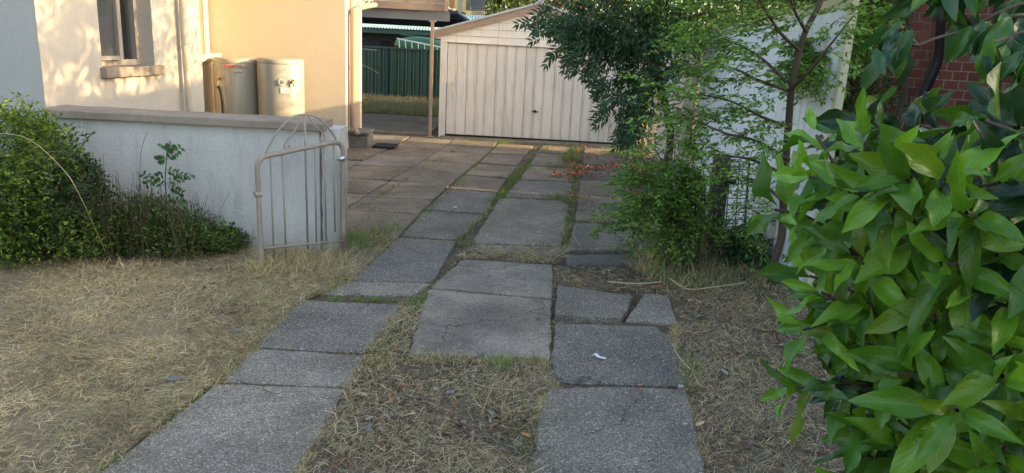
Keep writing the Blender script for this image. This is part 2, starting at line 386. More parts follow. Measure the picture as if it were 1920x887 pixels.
class Leaves:
    def __init__(s): s.P = []; s.D = []; s.N = []; s.L = []; s.W = []; s.K = []
    def add(s, p, d, n, l, w_, k=0): s.P.append(tuple(p)); s.D.append(tuple(d)); s.N.append(tuple(n)); s.L.append(l); s.W.append(w_); s.K.append(k)
    def build(s, name, cols, mat, parent, tm=LEAF8, kind='stuff', var=0.22, label=None):
        n = len(s.P); col = palette(n, cols, var)
        return mass(name, s.P, s.D, s.N, s.L, s.W, col, tm, mat, parent, kind, label)
def R3(s=1.0): return Vector((random.gauss(0, s), random.gauss(0, s), random.gauss(0, s)))

def spray(lv, tw, p, d, length, ll, lw, gap=0.6, flat=0.6, droop=0.15, twr=0.002, side_twigs=2, jitter=0.25):
    """a leafy twig: a curved stem with leaves alternately to both sides, lying roughly flat"""
    p = Vector(p); d = Vector(d).normalized(); pts = [p.copy()]; step = ll*gap; n = max(2, int(length/step))
    sgn = random.choice((-1, 1))
    for i in range(n):
        d = (d+Vector((0, 0, -droop*step*3))+R3(0.06)).normalized(); p = p+d*step; pts.append(p.copy())
        side = d.cross(Vector((0, 0, 1)));
        side = side.normalized() if side.length > 0.1 else Vector((1, 0, 0))
        side = (side+R3(jitter)).normalized(); sgn = -sgn
        nn = (Vector((0, 0, 1))*flat+R3(0.35)).normalized(); s_ = 0.75+0.4*random.random()
        ld = (side*sgn*0.8+d*0.6+Vector((0, 0, -0.15))+R3(0.15)).normalized()
        lv.add(p, ld, nn, ll*s_, lw*s_)
        if side_twigs and random.random() < 0.28:
            spray(lv, tw, p, (side*sgn*0.9+d*0.7).normalized(), length*(1-i/n)*0.55+ll, ll, lw, gap, flat, droop, twr*0.7, side_twigs-1, jitter)
    lv.add(p, d, Vector((0, 0, 1)), ll, lw)
    tw.append(tube(pts, [twr*(1-0.6*i/len(pts)) for i in range(len(pts))], 4, False))
    return p
def fill(lv, centre, radii, n, ll, lw, shell=0.35, down=0.2, keep=None, tilt=None):
    """leaves over a lumpy ellipsoid, denser to the outside"""
    c = Vector(centre); k = 0
    while k < n:
        v = Vector(rnd_dirs(1)[0]); r = 1-abs(random.gauss(0, shell)); r = max(0.05, r)
        lump = 1+0.28*mnoise.noise(v*2.2+c)+0.16*mnoise.noise(v*5.5+c*3)
        q = c+Vector((v.x*radii[0], v.y*radii[1], v.z*radii[2]))*r*lump
        if mnoise.noise(q*4.5) < -0.28: continue
        if keep and not keep(q): continue
        k += 1
        d = (v*0.8+R3(0.6)+Vector((0, 0, -down))).normalized(); nn = (v*0.6+Vector((0, 0, 0.7))+R3(0.4)).normalized()
        s_ = 0.7+0.5*random.random(); lv.add(q, d, nn, ll*s_, lw*s_)

#@@STRUCTURE
# ================================================================== GROUND
bed = []
def sheet(x0, x1, y0, y1, nx, ny, z, amp=0.0, sc_=1.5):
    V, F = [], []
    for j in range(ny+1):
        for i in range(nx+1):
            x = x0+(x1-x0)*i/nx; y = y0+(y1-y0)*j/ny
            V.append((x, y, z+amp*mnoise.noise(Vector((x*sc_, y*sc_, 0.3)))))
    for j in range(ny):
        for i in range(nx):
            a = j*(nx+1)+i; F.append((a, a+1, a+nx+2, a+nx+1))
    return V, F
far = obj('ground', sheet(-900, 900, -900, 900, 4, 4, -0.05), M_soil, kind='structure')
near = obj('front_yard_soil', sheet(-8, 5, -2, 18, 130, 200, -0.002, 0.016, 2.2), M_soil, smooth=True, kind='structure')

# ------------------------------------------------------------------ driveway slabs
drive = obj('driveway', sheet(-3.3, 2.0, 1.2, 12.6, 20, 40, -0.03), M_soil, kind='structure')
def slab(corners, mat, z=0.015, th=0.06, tilt=0.0, rough=0.011, chip=0.006):
    c = [Vector((p[0], p[1], 0)) for p in corners]; out = []
    for i in range(len(c)):
        a, b = c[i], c[(i+1) % len(c)]; n = max(2, int((b-a).length/0.055)); e = (b-a).normalized(); nn = Vector((-e.y, e.x, 0))
        for k in range(n):
            t = k/n; p = a.lerp(b, t)
            j = rough*(mnoise.noise(p*9)+0.6*mnoise.noise(p*27))
            if chip and mnoise.noise(p*6+Vector((3, 1, 0))) > 0.35: j += chip
            if k == 0: p = p.lerp((a+b+c[i-1])/3, 0.02)
            out.append(p+nn*j)
    cen = sum(out, Vector())/len(out); n = len(out)
    tx, ty = random.gauss(0, 1)*tilt, random.gauss(0, 1)*tilt
    def zz(p): return z+(p.x-cen.x)*tx+(p.y-cen.y)*ty
    V, F = [], []
    for p in out: V.append((p.x, p.y, zz(p)-th))
    for p in out: V.append((p.x, p.y, zz(p)-0.007))
    for p in out:
        q = p.lerp(cen, 0.008/max(0.05, (p-cen).length)*1.4); V.append((q.x, q.y, zz(p)))
    for i in range(n):
        j = (i+1) % n
        F.append((i, j, n+j, n+i)); F.append((n+i, n+j, 2*n+j, 2*n+i))
    V.append((cen.x, cen.y, z+0.001)); k = 3*n
    for i in range(n): F.append((2*n+i, 2*n+(i+1) % n, k))
    return obj('paving_slab', (V, F), mat, drive)
def pslab(px, mat, **kw):
    pts = [G(x, y) for x, y in px]
    a = sum(pts[i].x*pts[(i+1) % len(pts)].y-pts[(i+1) % len(pts)].x*pts[i].y for i in range(len(pts)))
    if a < 0: pts = pts[::-1]
    return slab(pts, mat, **kw)
S = M_slab
# wheel track nearest the lawn
pslab([(95, 960), (510, 960), (650, 733), (408, 724)], S[0], tilt=0.004)
pslab([(414, 720), (652, 729), (684, 671), (550, 662), (472, 658)], S[0], tilt=0.006)
pslab([(476, 655), (686, 666), (752, 575), (560, 567)], S[1], tilt=0.006, z=0.017)
pslab([(604, 553), (770, 559), (808, 535), (655, 531)], S[0], tilt=0.005)
pslab([(658, 528), (810, 532), (857, 456), (748, 448)], S[0], tilt=0.004)
pslab([(752, 445), (858, 452), (910, 406), (796, 398)], S[1], tilt=0.004)
pslab([(799, 395), (913, 402), (932, 364), (838, 358)], S[0], tilt=0.004)
pslab([(841, 356), (934, 361), (950, 338), (868, 331)], S[4], tilt=0.004)
pslab([(871, 329), (953, 335), (968, 314), (896, 309)], S[3], tilt=0.004)
pslab([(899, 307), (970, 312), (984, 293), (916, 290)], S[3], tilt=0.004)
pslab([(918, 288), (986, 291), (1000, 275), (934, 271)], S[3], tilt=0.004)
# middle row
pslab([(766, 670), (1030, 678), (1035, 567), (803, 546)], S[2], tilt=0.004, z=0.020)
pslab([(807, 542), (1036, 563), (1037, 500), (866, 490)], S[2], tilt=0.006, z=0.017)
pslab([(868, 470), (1050, 480), (1052, 465), (880, 458)], S[2], z=0.004)
pslab([(884, 457), (1053, 463), (1068, 380), (938, 374)], S[0], tilt=0.004)
pslab([(946, 372), (1069, 377), (1074, 344), (972, 340)], S[0], tilt=0.005)
pslab([(975, 338), (1075, 342), (1079, 318), (990, 313)], S[3], tilt=0.004)
pslab([(993, 311), (1080, 316), (1083, 292), (1006, 289)], S[3], tilt=0.004)
pslab([(1008, 287), (1084, 290), (1086, 275), (1018, 273)], S[3], tilt=0.004)
# wheel track on the fence side
pslab([(985, 960), (1340, 960), (1286, 735), (1180, 730), (1030, 733), (1014, 770)], S[1], tilt=0.003, z=0.017)
pslab([(1034, 684), (1050, 722), (1286, 728), (1262, 640), (1232, 616), (1040, 610)], S[1], tilt=0.006, z=0.016, chip=0.008)
pslab([(1039, 601), (1166, 609), (1186, 563), (1046, 541)], S[1], tilt=0.02, z=0.036, chip=0.004)
pslab([(1172, 606), (1271, 612), (1252, 564), (1208, 561)], S[0], tilt=0.03, z=0.03, chip=0.006)
pslab([(1062, 504), (1216, 499), (1209, 481), (1060, 486)], M_pale, tilt=0.01, z=0.028)
pslab([(1063, 471), (1206, 474), (1196, 424), (1078, 419)], S[1], tilt=0.006)
pslab([(1079, 416), (1195, 421), (1190, 401), (1081, 398)], S[3], tilt=0.004, z=0.020)
pslab([(1082, 396), (1189, 399), (1183, 373), (1084, 370)], S[0], tilt=0.005)
pslab([(1085, 368), (1182, 371), (1178, 342), (1088, 339)], S[4], tilt=0.005)
pslab([(1089, 337), (1178, 340), (1175, 315), (1091, 312)], S[1], tilt=0.005)
pslab([(1092, 310), (1175, 313), (1174, 292), (1094, 290)], S[4], tilt=0.005)
pslab([(1095, 288), (1174, 290), (1172, 277), (1096, 275)], S[3], tilt=0.005)
# rows beside the house (columns narrowing with distance are simple parallel strips on the ground)
_ce = [G(*p) for p in ((748, 448), (796, 398), (838, 358), (868, 331), (896, 309), (916, 290), (934, 271))]
def colA(y): return float(np.interp(y, [p.y for p in _ce], [p.x for p in _ce]))+(min(0, y-_ce[0].y)*.13)-.012
for ci in range(4):
    y = 5.75+0.3*(ci % 2)
    while y < 11.9:
        L_ = random.choice((0.62, 0.75, 0.9)); y1 = min(y+L_, 12.0)
        wd = 0.70
        x1a, x1b = colA(y)-ci*wd-0.012, colA(y1)-ci*wd-0.012
        x0a, x0b = x1a-wd+0.02, x1b-wd+0.02
        if x0a > -3.3 and not (y < 10.3 and x1a < -2.4 and y > 9.9):
            slab([(x0a, y), (x1a, y), (x1b, y1-0.018), (x0b, y1-0.018)], random.choice((S[3], S[3], S[4], S[4], S[2])), tilt=0.008, z=0.010+random.random()*0.012, chip=.008)
        y = y1
# garage threshold strip
thr = obj('concrete_threshold', obox(G(822, 262), G(1190, 281), -0.03, 0.035, 0.28), M_pale, kind='structure'); bevel(thr, 0.008)
patio = obj('verandah_floor', box(-3.3, -1.45, 12.32, 15.0, -0.05, 0.02), concrete('brown_concrete', (0.38, 0.27, 0.19), (0.52, 0.39, 0.28), 0.2, smooth=0.5), kind='structure')  # even warm brown concrete tone
backlawn = obj('back_lawn', sheet(-9, 6, 15.0, 30, 60, 60, 0.0, 0.03), paint('dry_lawn_soil', (0.20, 0.17, 0.08), 0.4, 0.9, 40, 1.0, bdist=0.02), kind='structure', smooth=True)

# ================================================================== THE HOUSE ON THE LEFT
A = Vector((-3.385, 5.36)); dr = Vector((0.13, 0.9915)).normalized()
house = thing('rendered_house', 'cream rendered house with window, recess and two water heaters beside the driveway', 'house', (-3.385, 5.36, 0))
HH = 3.1
B_ = PL(352, 60, A, A+dr); B2 = Vector((B_.x, B_.y))
lenAB = (B2-A).length
wl = PL(176, 0, A, A+dr); wr = PL(286, 60, A, A+dr); sb = PL(184, 128, A, A+dr)
t0 = (Vector((wl.x, wl.y))-A).length+0.03; t1 = (Vector((wr.x, wr.y))-A).length; zs = sb.z
def wp(t): return A+dr*t
front = obj('front_wall', obox(A, A+Vector((-5, 0.655)), 0, HH, -0.22), M_front, house)
TH = 0.24
side = obj('side_wall', join(obox(wp(0.0), wp(t0), 0, HH, TH), obox(wp(t0), wp(t1), 0, zs-0.07, TH), obox(wp(t0), wp(t1), 2.7, HH, TH), obox(wp(t1), wp(lenAB), 0, HH, TH)), M_render, house)
ret = obj('return_wall', obox(wp(lenAB), wp(lenAB)+Vector((-2.2, 0.29)), 0, HH, -0.22), M_render, house)
# window
win = thing('window', None, None, (0, 0, 0)); win.parent = house
win.matrix_parent_inverse = Matrix.Identity(4); win.location = (0, 0, 0)
sill = obj('window_sill', obox(wp(t0-0.03), wp(t1+0.06), zs-0.075, zs+0.005, TH*0.7+0.06, -0.06), M_coping, win); bevel(sill, 0.006)
zt = 2.7; fo = 0.13
obj('window_frame', join(obox(wp(t0), wp(t0+0.05), zs+.005, zt, 0.05, fo), obox(wp(t1-0.05), wp(t1), zs+.005, zt, 0.05, fo),
    obox(wp(t0+.05), wp(t1-.05), zs+.005, zs+0.05, 0.05, fo), obox(wp(t0+.05), wp(t1-.05), zt-0.05, zt, 0.05, fo)), M_frame, win)
tm_ = t0+(t1-t0)*0.52
obj('open_sash', join(obox(wp(tm_-0.015), wp(tm_+0.03), zs+.05, zt-.05, 0.04, fo-0.05), obox(wp(t0+.06), wp(tm_-0.015), zs+.052, zs+.085, 0.04, fo-0.045)), M_frame, win)
obj('pane', obox(wp(t0+.05), wp(tm_-0.017), zs+.08, zt-.05, 0.006, fo-0.02), M_glass, win)
obj('room_shade', obox(wp(t0-0.02), wp(t1+0.02), zs, zt, 0.02, TH+0.25), M_dark, win)  # near-black sheet stands in for the unlit room
# recess with the parapet the sun falls on, and the long wall behind the heaters
PW = AY(650, 283, 10.19)
pc = Vector((-2.34, 10.19)); pl = Vector((-4.25, 10.07))
obj('recess_wall', join(obox(pl, pc, 0, HH, 0.22), obox(pc+Vector((0, .22)), pc+Vector((0.02, 0.75)), 0, HH, 0.2), obox(pc+Vector((0.02, .75)), pc+Vector((-2.0, .75)), 0, HH, -0.2)), M_peach, house)
q0 = AY(405, 100, 10.02); q1 = AY(352, 100, 8.9); zl = AY(385, 104, 9.7).z
pa = obj('parapet', obox((q1.x, q1.y), (q0.x, q0.y), 0, zl-0.06, 0.3), M_render, house)
cp = obj('parapet_cap', obox((q1.x, q1.y-0.05), (q0.x+0.03, q0.y-0.01), zl-0.06, zl+0.03, 0.38, -0.05), M_pipe, house); bevel(cp, 0.01)
obj('recess_window', join(obox((q1.x-.12, q1.y+.3), (q0.x-.12, q0.y), zl+.03, 2.9, 0.05)), paint('brown_blind', (0.25, 0.17, 0.11), 0.1, 0.6), house)
obj('recess_window_frame', join(obox((q1.x-.10, q1.y+.3), (q1.x-.08, q1.y+.42), zl+.03, HH, 0.05), obox((q0.x-.09, q0.y-.12), (q0.x-.08, q0.y+.0), zl+.03, HH, 0.05)), M_pipe, house)
# eave soffit and gutter over the corner, out of frame above
obj('roof', join(box(-8.6, -3.0, 5.0, 7.9, HH+.002, HH+0.12), box(-8.6, -2.28, 7.902, 16, HH+.002, HH+0.12)), M_brownpaint, house)
# downpipes
def pipe_thing(name, label, pts, r, mat, brackets=()):
    t = thing(name, label, 'downpipe', tuple(Vector(pts[-1])))
    obj('pipe', tube(curve(pts, 4), r, 12), mat, t, smooth=True)
    for b in brackets:
        obj('bracket', tube([Vector(b)+Vector((0, 0, -0.012)), Vector(b)+Vector((0, 0, 0.012))], r*1.18, 12), mat, t)
    return t
n2 = Vector((dr.y, -dr.x))
dp = wp(lenAB-0.16)+n2*0.06
pipe_thing('wall_downpipe', 'cream downpipe on the sunlit window wall, next to the recess', [(dp.x, dp.y, 3.0), (dp.x, dp.y, 1.6), (dp.x+.01, dp.y, 0.8), (dp.x+.01, dp.y, 0.05)], 0.032, M_pipe, [(dp.x, dp.y, 1.37)])
q = [AY(704, 9, 11.2), AY(684, 13, 10.9), AY(665, 20, 10.45), AY(662, 40, 10.4), AY(662, 215, 10.4), AY(664, 235, 10.38), AY(671, 252, 10.3)]
pipe_thing('corner_downpipe', 'taupe downpipe at the house corner beside the verandah, with kinked foot', q, 0.034, M_brownpaint, [q[3]-Vector((0, 0, 0.6))])
# door strip on the far side wall
obj('side_door', obox((-2.335, 10.45), (-2.32, 10.9), 0.12, 2.4, 0.05, -0.02), M_brownpaint, house)
st = thing('doorstep', 'pale concrete block step at the foot of the house corner', 'step', tuple(G(668, 282)))
a, b = G(653, 279), G(686, 281)
o = obj('block', box(a.x, b.x+0.02, a.y+.02, a.y+0.42, -0.02, 0.2), M_pale, st); bevel(o, 0.012)
o = obj('tread', box(a.x-.01, b.x+.03, a.y-.01, a.y+0.45, 0.2+.002, 0.245), M_pale, st); bevel(o, 0.01)
dg = thing('floor_grate', 'black drain grate lying on the slabs in front of the doorstep', 'grate', tuple(G(720, 277)))
a, b = G(698, 280), G(742, 280)
obj('frame', join(box(a.x, b.x, a.y, a.y+.02, .022, .05), box(a.x, b.x, a.y+.3, a.y+.32, .022, .05), box(a.x, a.x+.02, a.y+.02, a.y+.3, .022, .05), box(b.x-.02, b.x, a.y+.02, a.y+.3, .022, .05)), M_black, dg)
for k in range(9):
    x = a.x+.03+k*(b.x-a.x-.06)/9; obj('bar', box(x, x+.018, a.y+.02, a.y+.3, .03, .046), M_black, dg)

# ------------------------------------------------------------------ water heaters
def heater(px, Y, ztop, r, label, kind):
    p = AY(px, 200, Y); t = thing('water_heater', label, 'water heater', (p.x, Y, 0), 'water heaters against the long wall')
    prof = [(r*.98, 0.05), (r, 0.06), (r, 0.12), (r*1.008, 0.125), (r*1.008, ztop-.09), (r, ztop-.085), (r, ztop-.02), (r*.97, ztop-.004), (r*.9, ztop), (0.02, ztop+.004)]
    obj('tank', lathe(p.x, Y, prof, 48), M_tank, t, smooth=True)
    obj('lid', lathe(p.x, Y, [(r*1.015, ztop-.05), (r*1.02, ztop-.045), (r*1.02, ztop-.012), (r*1.0, ztop+.002), (r*.9, ztop+.010), (0.02, ztop+.014)], 48), M_tank, t, smooth=True)
    obj('base', lathe(p.x, Y, [(r*1.05, 0.0), (r*1.05, 0.05)], 24), M_pale, t)
    return t, p.x
zt1 = AY(446, 112, 9.25).z; zt2 = AY(528, 113, 9.2).z
t, x = heater(446, 9.55, zt1, 0.272, 'beige water heater on the left, with red lettering and a black hose', 1)
def on(xc, Yc, r, ang, z): return Vector((xc+r*math.sin(ang), Yc-r*math.cos(ang), z))
v1 = on(x, 9.55, .28, -0.42, zt1-.24)
obj('valve', join(tube([v1, v1+Vector((0, -.07, 0))], .018, 10), tube([v1+Vector((-.02, -.05, .01)), v1+Vector((.03, -.06, .035))], .009, 8), tube([v1+Vector((0, -.06, 0)), v1+Vector((0, -.062, -.09))], .008, 8)), M_brass, t)
obj('hose', tube(curve([v1+Vector((0, -.062, -.09)), v1+Vector((.03, -.07, -.13)), v1+Vector((.05, -.07, -.3)), v1+Vector((.05, -.06, -.7))], 5), .019, 10), M_black, t, smooth=True)
fc = bpy.data.curves.new('lettering', 'FONT'); fc.body = 'RHEEMGLAS'; fc.size = 0.052; fc.extrude = 0.0006; fc.align_x = 'CENTER'
tmpo = bpy.data.objects.new('lettering', fc); C.objects.link(tmpo); bpy.context.view_layer.update()
lme = bpy.data.meshes.new_from_object(tmpo.evaluated_get(bpy.context.evaluated_depsgraph_get())); bpy.data.objects.remove(tmpo); lme.materials.clear()
fo_ = link('lettering', lme, M_red, t)
lp = on(0, 0, .279, 0.36, zt1-.10); fo_.location = lp; fo_.rotation_euler = (math.radians(90), 0, 0.36)
ob = on(x, 9.55, .276, 0.45, zt1-.155)
obj('small_label', obox((ob.x-.05, ob.y-.028), (ob.x+.05, ob.y+.02), ob.z-.004, ob.z+.004, 0.003), M_greypipe, t)
t, x = heater(528, 9.5, zt2, 0.278, 'beige water heater on the right, with round dial and tap', 2)
v2 = on(x, 9.5, .278, 0.33, zt2-.26)
obj('dial', join(tube([v2, v2+Vector((.01, -.018, 0))], .040, 20)), M_white, t)
obj('dial_face', join(tube([v2+Vector((.01, -.0185, 0)), v2+Vector((.012, -.023, 0))], .026, 20)), M_brass, t)
obj('dial_hub', join(tube([v2+Vector((.012, -.0235, 0)), v2+Vector((.013, -.03, 0))], .009, 12)), M_white, t)
v3 = on(x, 9.5, .278, 0.78, zt2-.26)
obj('tap', join(tube([v3, v3+Vector((.04, -.04, 0))], .018, 10), tube([v3+Vector((.03, -.03, -.05)), v3+Vector((.03, -.03, .03))], .012, 8), tube([v3+Vector((.0, -.03, .03)), v3+Vector((.06, -.04, .03))], .008, 8)), M_brass, t)
lb = on(x, 9.5, .2825, 0.48, zt2-.36)
obj('paper_label', obox((lb.x-.05, lb.y-.026), (lb.x+.05, lb.y+.026), lb.z-.035, lb.z+.035, 0.003), M_white, t)

# ------------------------------------------------------------------ low garden wall
WY = 5.30
lw = thing('garden_wall', 'low white rough rendered garden wall with brown coping', 'wall', (-2.4, WY, 0))
c0 = AY(80, 219, WY); c1 = AY(603, 243, WY); zc = 0.5*(c0.z+c1.z)
zc = AY(400, 233, WY).z
wx0 = -3.36; wx1 = AY(598, 300, WY).x
obj('wall', box(wx0, wx1, WY, WY+0.18, -0.05, zc-.004), M_stucco, lw)
def rough_box(x0, x1, y0, y1, z0, z1, nx=60, amp=0.004):
    V, F = [], []
    for i in range(nx+1):
        x = x0+(x1-x0)*i/nx
        for (yy, zz) in ((y0, z0), (y0, z0+.012), (y0, z1-.012), (y0+.012, z1), (y1-.012, z1), (y1, z1-.012), (y1, z0)):
            j = amp*mnoise.noise(Vector((x*9, yy*11, zz*13))); V.append((x, yy+j, zz+j))
    for i in range(nx):
        for k in range(7):
            k2 = (k+1) % 7; F.append((i*7+k, i*7+k2, (i+1)*7+k2, (i+1)*7+k))
    F.append(tuple(range(7))[::-1]); F.append(tuple(nx*7+k for k in range(7)))
    return V, F
obj('coping', rough_box(AY(80, 212, WY-.05).x, AY(606, 238, WY-.05).x, WY-.055, WY+.225, zc, zc+.058), M_coping, lw)
# crack between the wall end and its pier
crk = [(595.5+random.uniform(-1.5, 1.5), y) for y in range(245, 462, 12)]
pier = thing('end_pier', 'short white rendered pier at the driveway end of the garden wall', 'pier', (wx1+.12, WY+.06, 0))
px0 = wx1+.014; px1 = AY(640, 300, WY+.1).x; zp = AY(618, 240, WY+.1).z
V, F = [], []
nz = 26
for k in range(nz+1):
    z = -0.05+(zp+.05)*k/nz
    j = 0.010*mnoise.noise(Vector((3, 5, z*9)))+0.006*mnoise.noise(Vector((1, 2, z*31)))
    for (xx, yy) in ((px0+j-.004, WY+.03), (px1-.015, WY+.03), (px1, WY+.05), (px1, WY+.29), (px0+j, WY+.29)): V.append((xx, yy, z))
for k in range(nz):
    for i in range(5):
        i2 = (i+1) % 5; F.append((k*5+i, k*5+i2, (k+1)*5+i2, (k+1)*5+i))
F.append(tuple(nz*5+i for i in range(5)))
obj('shaft', (V, F), M_stucco, pier)
obj('dark_joint', box(wx1+.001, px0-.012, WY+.10, WY+.16, -.05, zp-.02), M_black, pier)

# ------------------------------------------------------------------ arched steel gate standing open at the driveway mouth
gp, gq = G(490, 506), G(646, 482)
def gate_pt(cx, cy, ox=440, oy=190, s=2.689, p=gp, q=gq): return PL(ox+cx/s, oy+cy/s, p, q)
gate = thing('arched_gate', 'small taupe tubular steel gate with arched scrolled top, standing open before the white wall', 'gate', tuple(gp))
g = gate_pt
fr = [g(138, 850), g(126, 600), g(118, 420), g(113, 345), g(122, 305), g(150, 280), g(250, 257), g(350, 236), g(450, 217), g(505, 207), g(532, 216), g(546, 250), g(547, 330), g(548, 500), g(550, 690)]
obj('frame', tube(curve(fr, 5), 0.0175, 12), M_greypipe, gate, smooth=True)
for a, b in (((180, 285), (199, 815)), ((239, 268), (261, 808)), ((405, 232), (412, 715)), ((452, 222), (462, 722)), ((498, 213), (506, 660))):
    obj('bar', tube([g(*a), g(*b)], 0.0068, 8), M_greypipe, gate, smooth=True)
obj('bar', tube([g(352, 72), g(356, 240), g(369, 742)], 0.0075, 8), M_greypipe, gate, smooth=True)
obj('arch', tube(curve([g(150, 277), g(175, 222), g(215, 155), g(262, 105), g(305, 76), g(352, 66), g(400, 74), g(440, 98), g(475, 138), g(500, 172), g(515, 206)], 5), 0.0075, 8), M_greypipe, gate, smooth=True)
obj('scroll', tube(curve([g(336, 72), g(318, 118), g(290, 165), g(262, 200), g(250, 222), g(254, 240), g(268, 243), g(277, 232), g(272, 220)], 5), 0.0055, 8), M_greypipe, gate, smooth=True)
obj('scroll', tube(curve([g(370, 72), g(392, 105), g(422, 140), g(446, 165), g(453, 188), g(446, 206), g(434, 204), g(430, 192), g(437, 182)], 5), 0.0055, 8), M_greypipe, gate, smooth=True)
obj('latch', join(tube([g(101, 470), g(137, 468)], 0.021, 10), tube([g(100, 472), g(108, 472)], .012, 6)), M_greypipe, gate)
o_ = [g(525, 66+225), g(552, 66+225)]
obj('hinge_clamp', tube([g(538, 277), g(538, 300)], 0.027, 12), M_chrome, gate, smooth=True)
obj('bottom_rail', tube([g(140, 742), g(548, 702)], 0.010, 8), M_greypipe, gate, smooth=True)
gpost = thing('gate_post', 'rusty grey pipe post that carries the open arched gate by the white pier', 'post', tuple(gq+Vector((0, .07, 0))))
pb = gq+Vector((-0.02, .07, 0)); tp = g(540, 212)
obj('pipe', tube([pb, Vector((pb.x, pb.y, 0.72))], 0.026, 12), M_greypipe, gpost, smooth=True)
obj('cap', tube([Vector((pb.x, pb.y, 0.72)), Vector((pb.x, pb.y, 0.735))], [0.028, 0.02], 12), M_greypipe, gpost, smooth=True)

# ================================================================== GARAGE
gl, gr = G(822, 256), G(1190, 277); gr.y = gl.y+(gr.y-gl.y)*0.5
GY = lambda x, y: PL(x, y, gl, gr)
gar = thing('garage', 'cream metal tilt door garage with gable roof at the end of the driveway', 'garage', tuple((gl+gr)/2))
gd = Vector((gr.x-gl.x, gr.y-gl.y)).normalized(); gn = Vector((-gd.y, gd.x))
def gx(v): return (Vector((v.x, v.y))-Vector((gl.x, gl.y))).dot(gd)
W_ = (Vector((gr.x, gr.y))-Vector((gl.x, gl.y))).length
def gp2(t): return Vector((gl.x, gl.y))+gd*t
zd = GY(1000, 88).z
dl, dR = gx(GY(838, 150)), gx(GY(1182, 200)); W_ = dR+0.14
ze = GY(830, 74).z
obj('door_jamb', obox(gp2(0), gp2(dl-.012), 0, zd+.0, 0.12, -.01), M_gar, gar); obj('door_jamb', obox(gp2(dR+.012), gp2(W_), 0, zd, 0.12, -.01), M_gar, gar)
doorp = thing('tilt_door', None, None, (0, 0, 0)); doorp.parent = gar; doorp.location = (-gar.location.x, -gar.location.y, 0)
nP = 19; pw = (dR-dl)/nP
for k in range(nP):
    t = dl+k*pw
    prof = [(0.0, .03), (0.004, .0), (0.014, -.004), (0.020, .006), (0.028, .006), (.034, 0), (pw-.034, 0), (pw-.028, .006), (pw-.02, .006), (pw-.014, -.004), (pw-.004, .0), (pw-.0005, .03)]
    if k % 3 == 1: prof = [(0.0, .03), (0.004, .0), (0.012, 0), (pw-.012, 0), (pw-.004, 0.0), (pw-.0005, .03)]
    V = []
    for (u, dep) in prof:
        p = gp2(t+u)+gn*(0.035+dep); V += [(p.x, p.y, 0.05), (p.x, p.y, zd-.008)]
    F = [(2*i, 2*i+2, 2*i+3, 2*i+1) for i in range(len(prof)-1)]
    obj('door_panel', (V, F), M_gar, doorp)
obj('door_backing', obox(gp2(dl-.01), gp2(dR+.01), 0.045, zd, 0.02, 0.075), M_gar, doorp)
obj('bottom_gap', obox(gp2(dl), gp2(dR), 0.0355, 0.045, 0.05, 0.03), M_black, doorp)
hp = GY(1003, 209)+Vector((0, .0, 0))
obj('door_handle', join(tube([hp+Vector((0, .03, 0)), hp+Vector((0, -.03, 0))], .022, 12), tube([hp+Vector((-.05, -.03, .004)), hp+Vector((.05, -.035, -.004))], .009, 8)), M_black, doorp)
obj('slide_bolt', join(tube([GY(848, 157)+Vector((0, .0, -.03)), GY(848, 157)+Vector((0, 0, .03))], .012, 8)), M_chrome, doorp)
# gable cladding: lapped boards
ap = GY(1012, 14); tap = gx(ap); zE = GY(822, 62).z-.02; zA = ap.z-.02
def roofz(t): return zE+(zA-zE)*(t/tap) if t < tap else zA-(zA-zE)*((t-tap)/tap)
zb = zd+.006; brd = (zA-zd)/5.2; k = 0
while zb < zA-.02:
    zt_ = min(zb+brd-0.004, zA)
    tl = max(0.0, (zb-zE)/(zA-zE)*tap) if zb > zE else 0.0; tr = 2*tap-tl
    tl2 = max(0.0, (zt_-zE)/(zA-zE)*tap) if zt_ > zE else 0.0; tr2 = 2*tap-tl2
    tr, tr2 = min(tr, W_ if zb < zE+.02 else tr), tr2
    V = []
    for (tt, z, dp_) in ((tl, zb, -.012), (tr, zb, -.012), (tr2, zt_, 0.0), (tl2, zt_, 0.0), (tl, zb, .05), (tr, zb, .05), (tr2, zt_, .05), (tl2, zt_, .05)):
        p = gp2(tt)+gn*dp_; V.append((p.x, p.y, z))
    obj('gable_board', (V, [(0, 1, 2, 3), (4, 7, 6, 5), (0, 4, 5, 1), (3, 2, 6, 7), (0, 3, 7, 4), (1, 5, 6, 2)]), M_gar, gar); zb += brd; k += 1
def sloped(t0_, z0_, t1_, z1_, h, d0, d1):
    V = []
    for dep in (d0, d1):
        for (tt, z) in ((t0_, z0_), (t1_, z1_), (t1_, z1_+h), (t0_, z0_+h)):
            p = gp2(tt)+gn*dep; V.append((p.x, p.y, z))
    return V, [(0, 1, 2, 3), (4, 7, 6, 5), (0, 4, 5, 1), (3, 2, 6, 7), (0, 3, 7, 4), (1, 5, 6, 2)]
sl_ = (zA-zE)/tap
obj('barge_board', sloped(-.12, zE-.12*sl_-.03, tap, zA-.03, .10, -.06, -.03), M_brownpaint, gar)
obj('barge_board', sloped(tap+.001, zA-.03, 2*tap+.12, zE-.12*sl_-.03, .10, -.06, -.03), M_brownpaint, gar)
obj('roof', join(sloped(-.16, zE-.16*sl_+.072, tap, zA+.072, .03, -.09, 5.5), sloped(tap+.001, zA+.072, 2*tap+.16, zE-.16*sl_+.072, .03, -.09, 5.5)), M_zinc, gar)
obj('ridge_cap', sloped(tap-.08, zA+.085, tap+.08, zA+.085, .05, -.1, 5.5), M_zinc, gar)
obj('side_wall', obox(gp2(0)+gn*.125, gp2(0)+gn*5.4, 0, zE+.03, -.1), M_gar, gar); obj('side_wall', obox(gp2(2*tap)+gn*.125, gp2(2*tap)+gn*5.4, 0, zE+.03, .1), M_gar, gar)

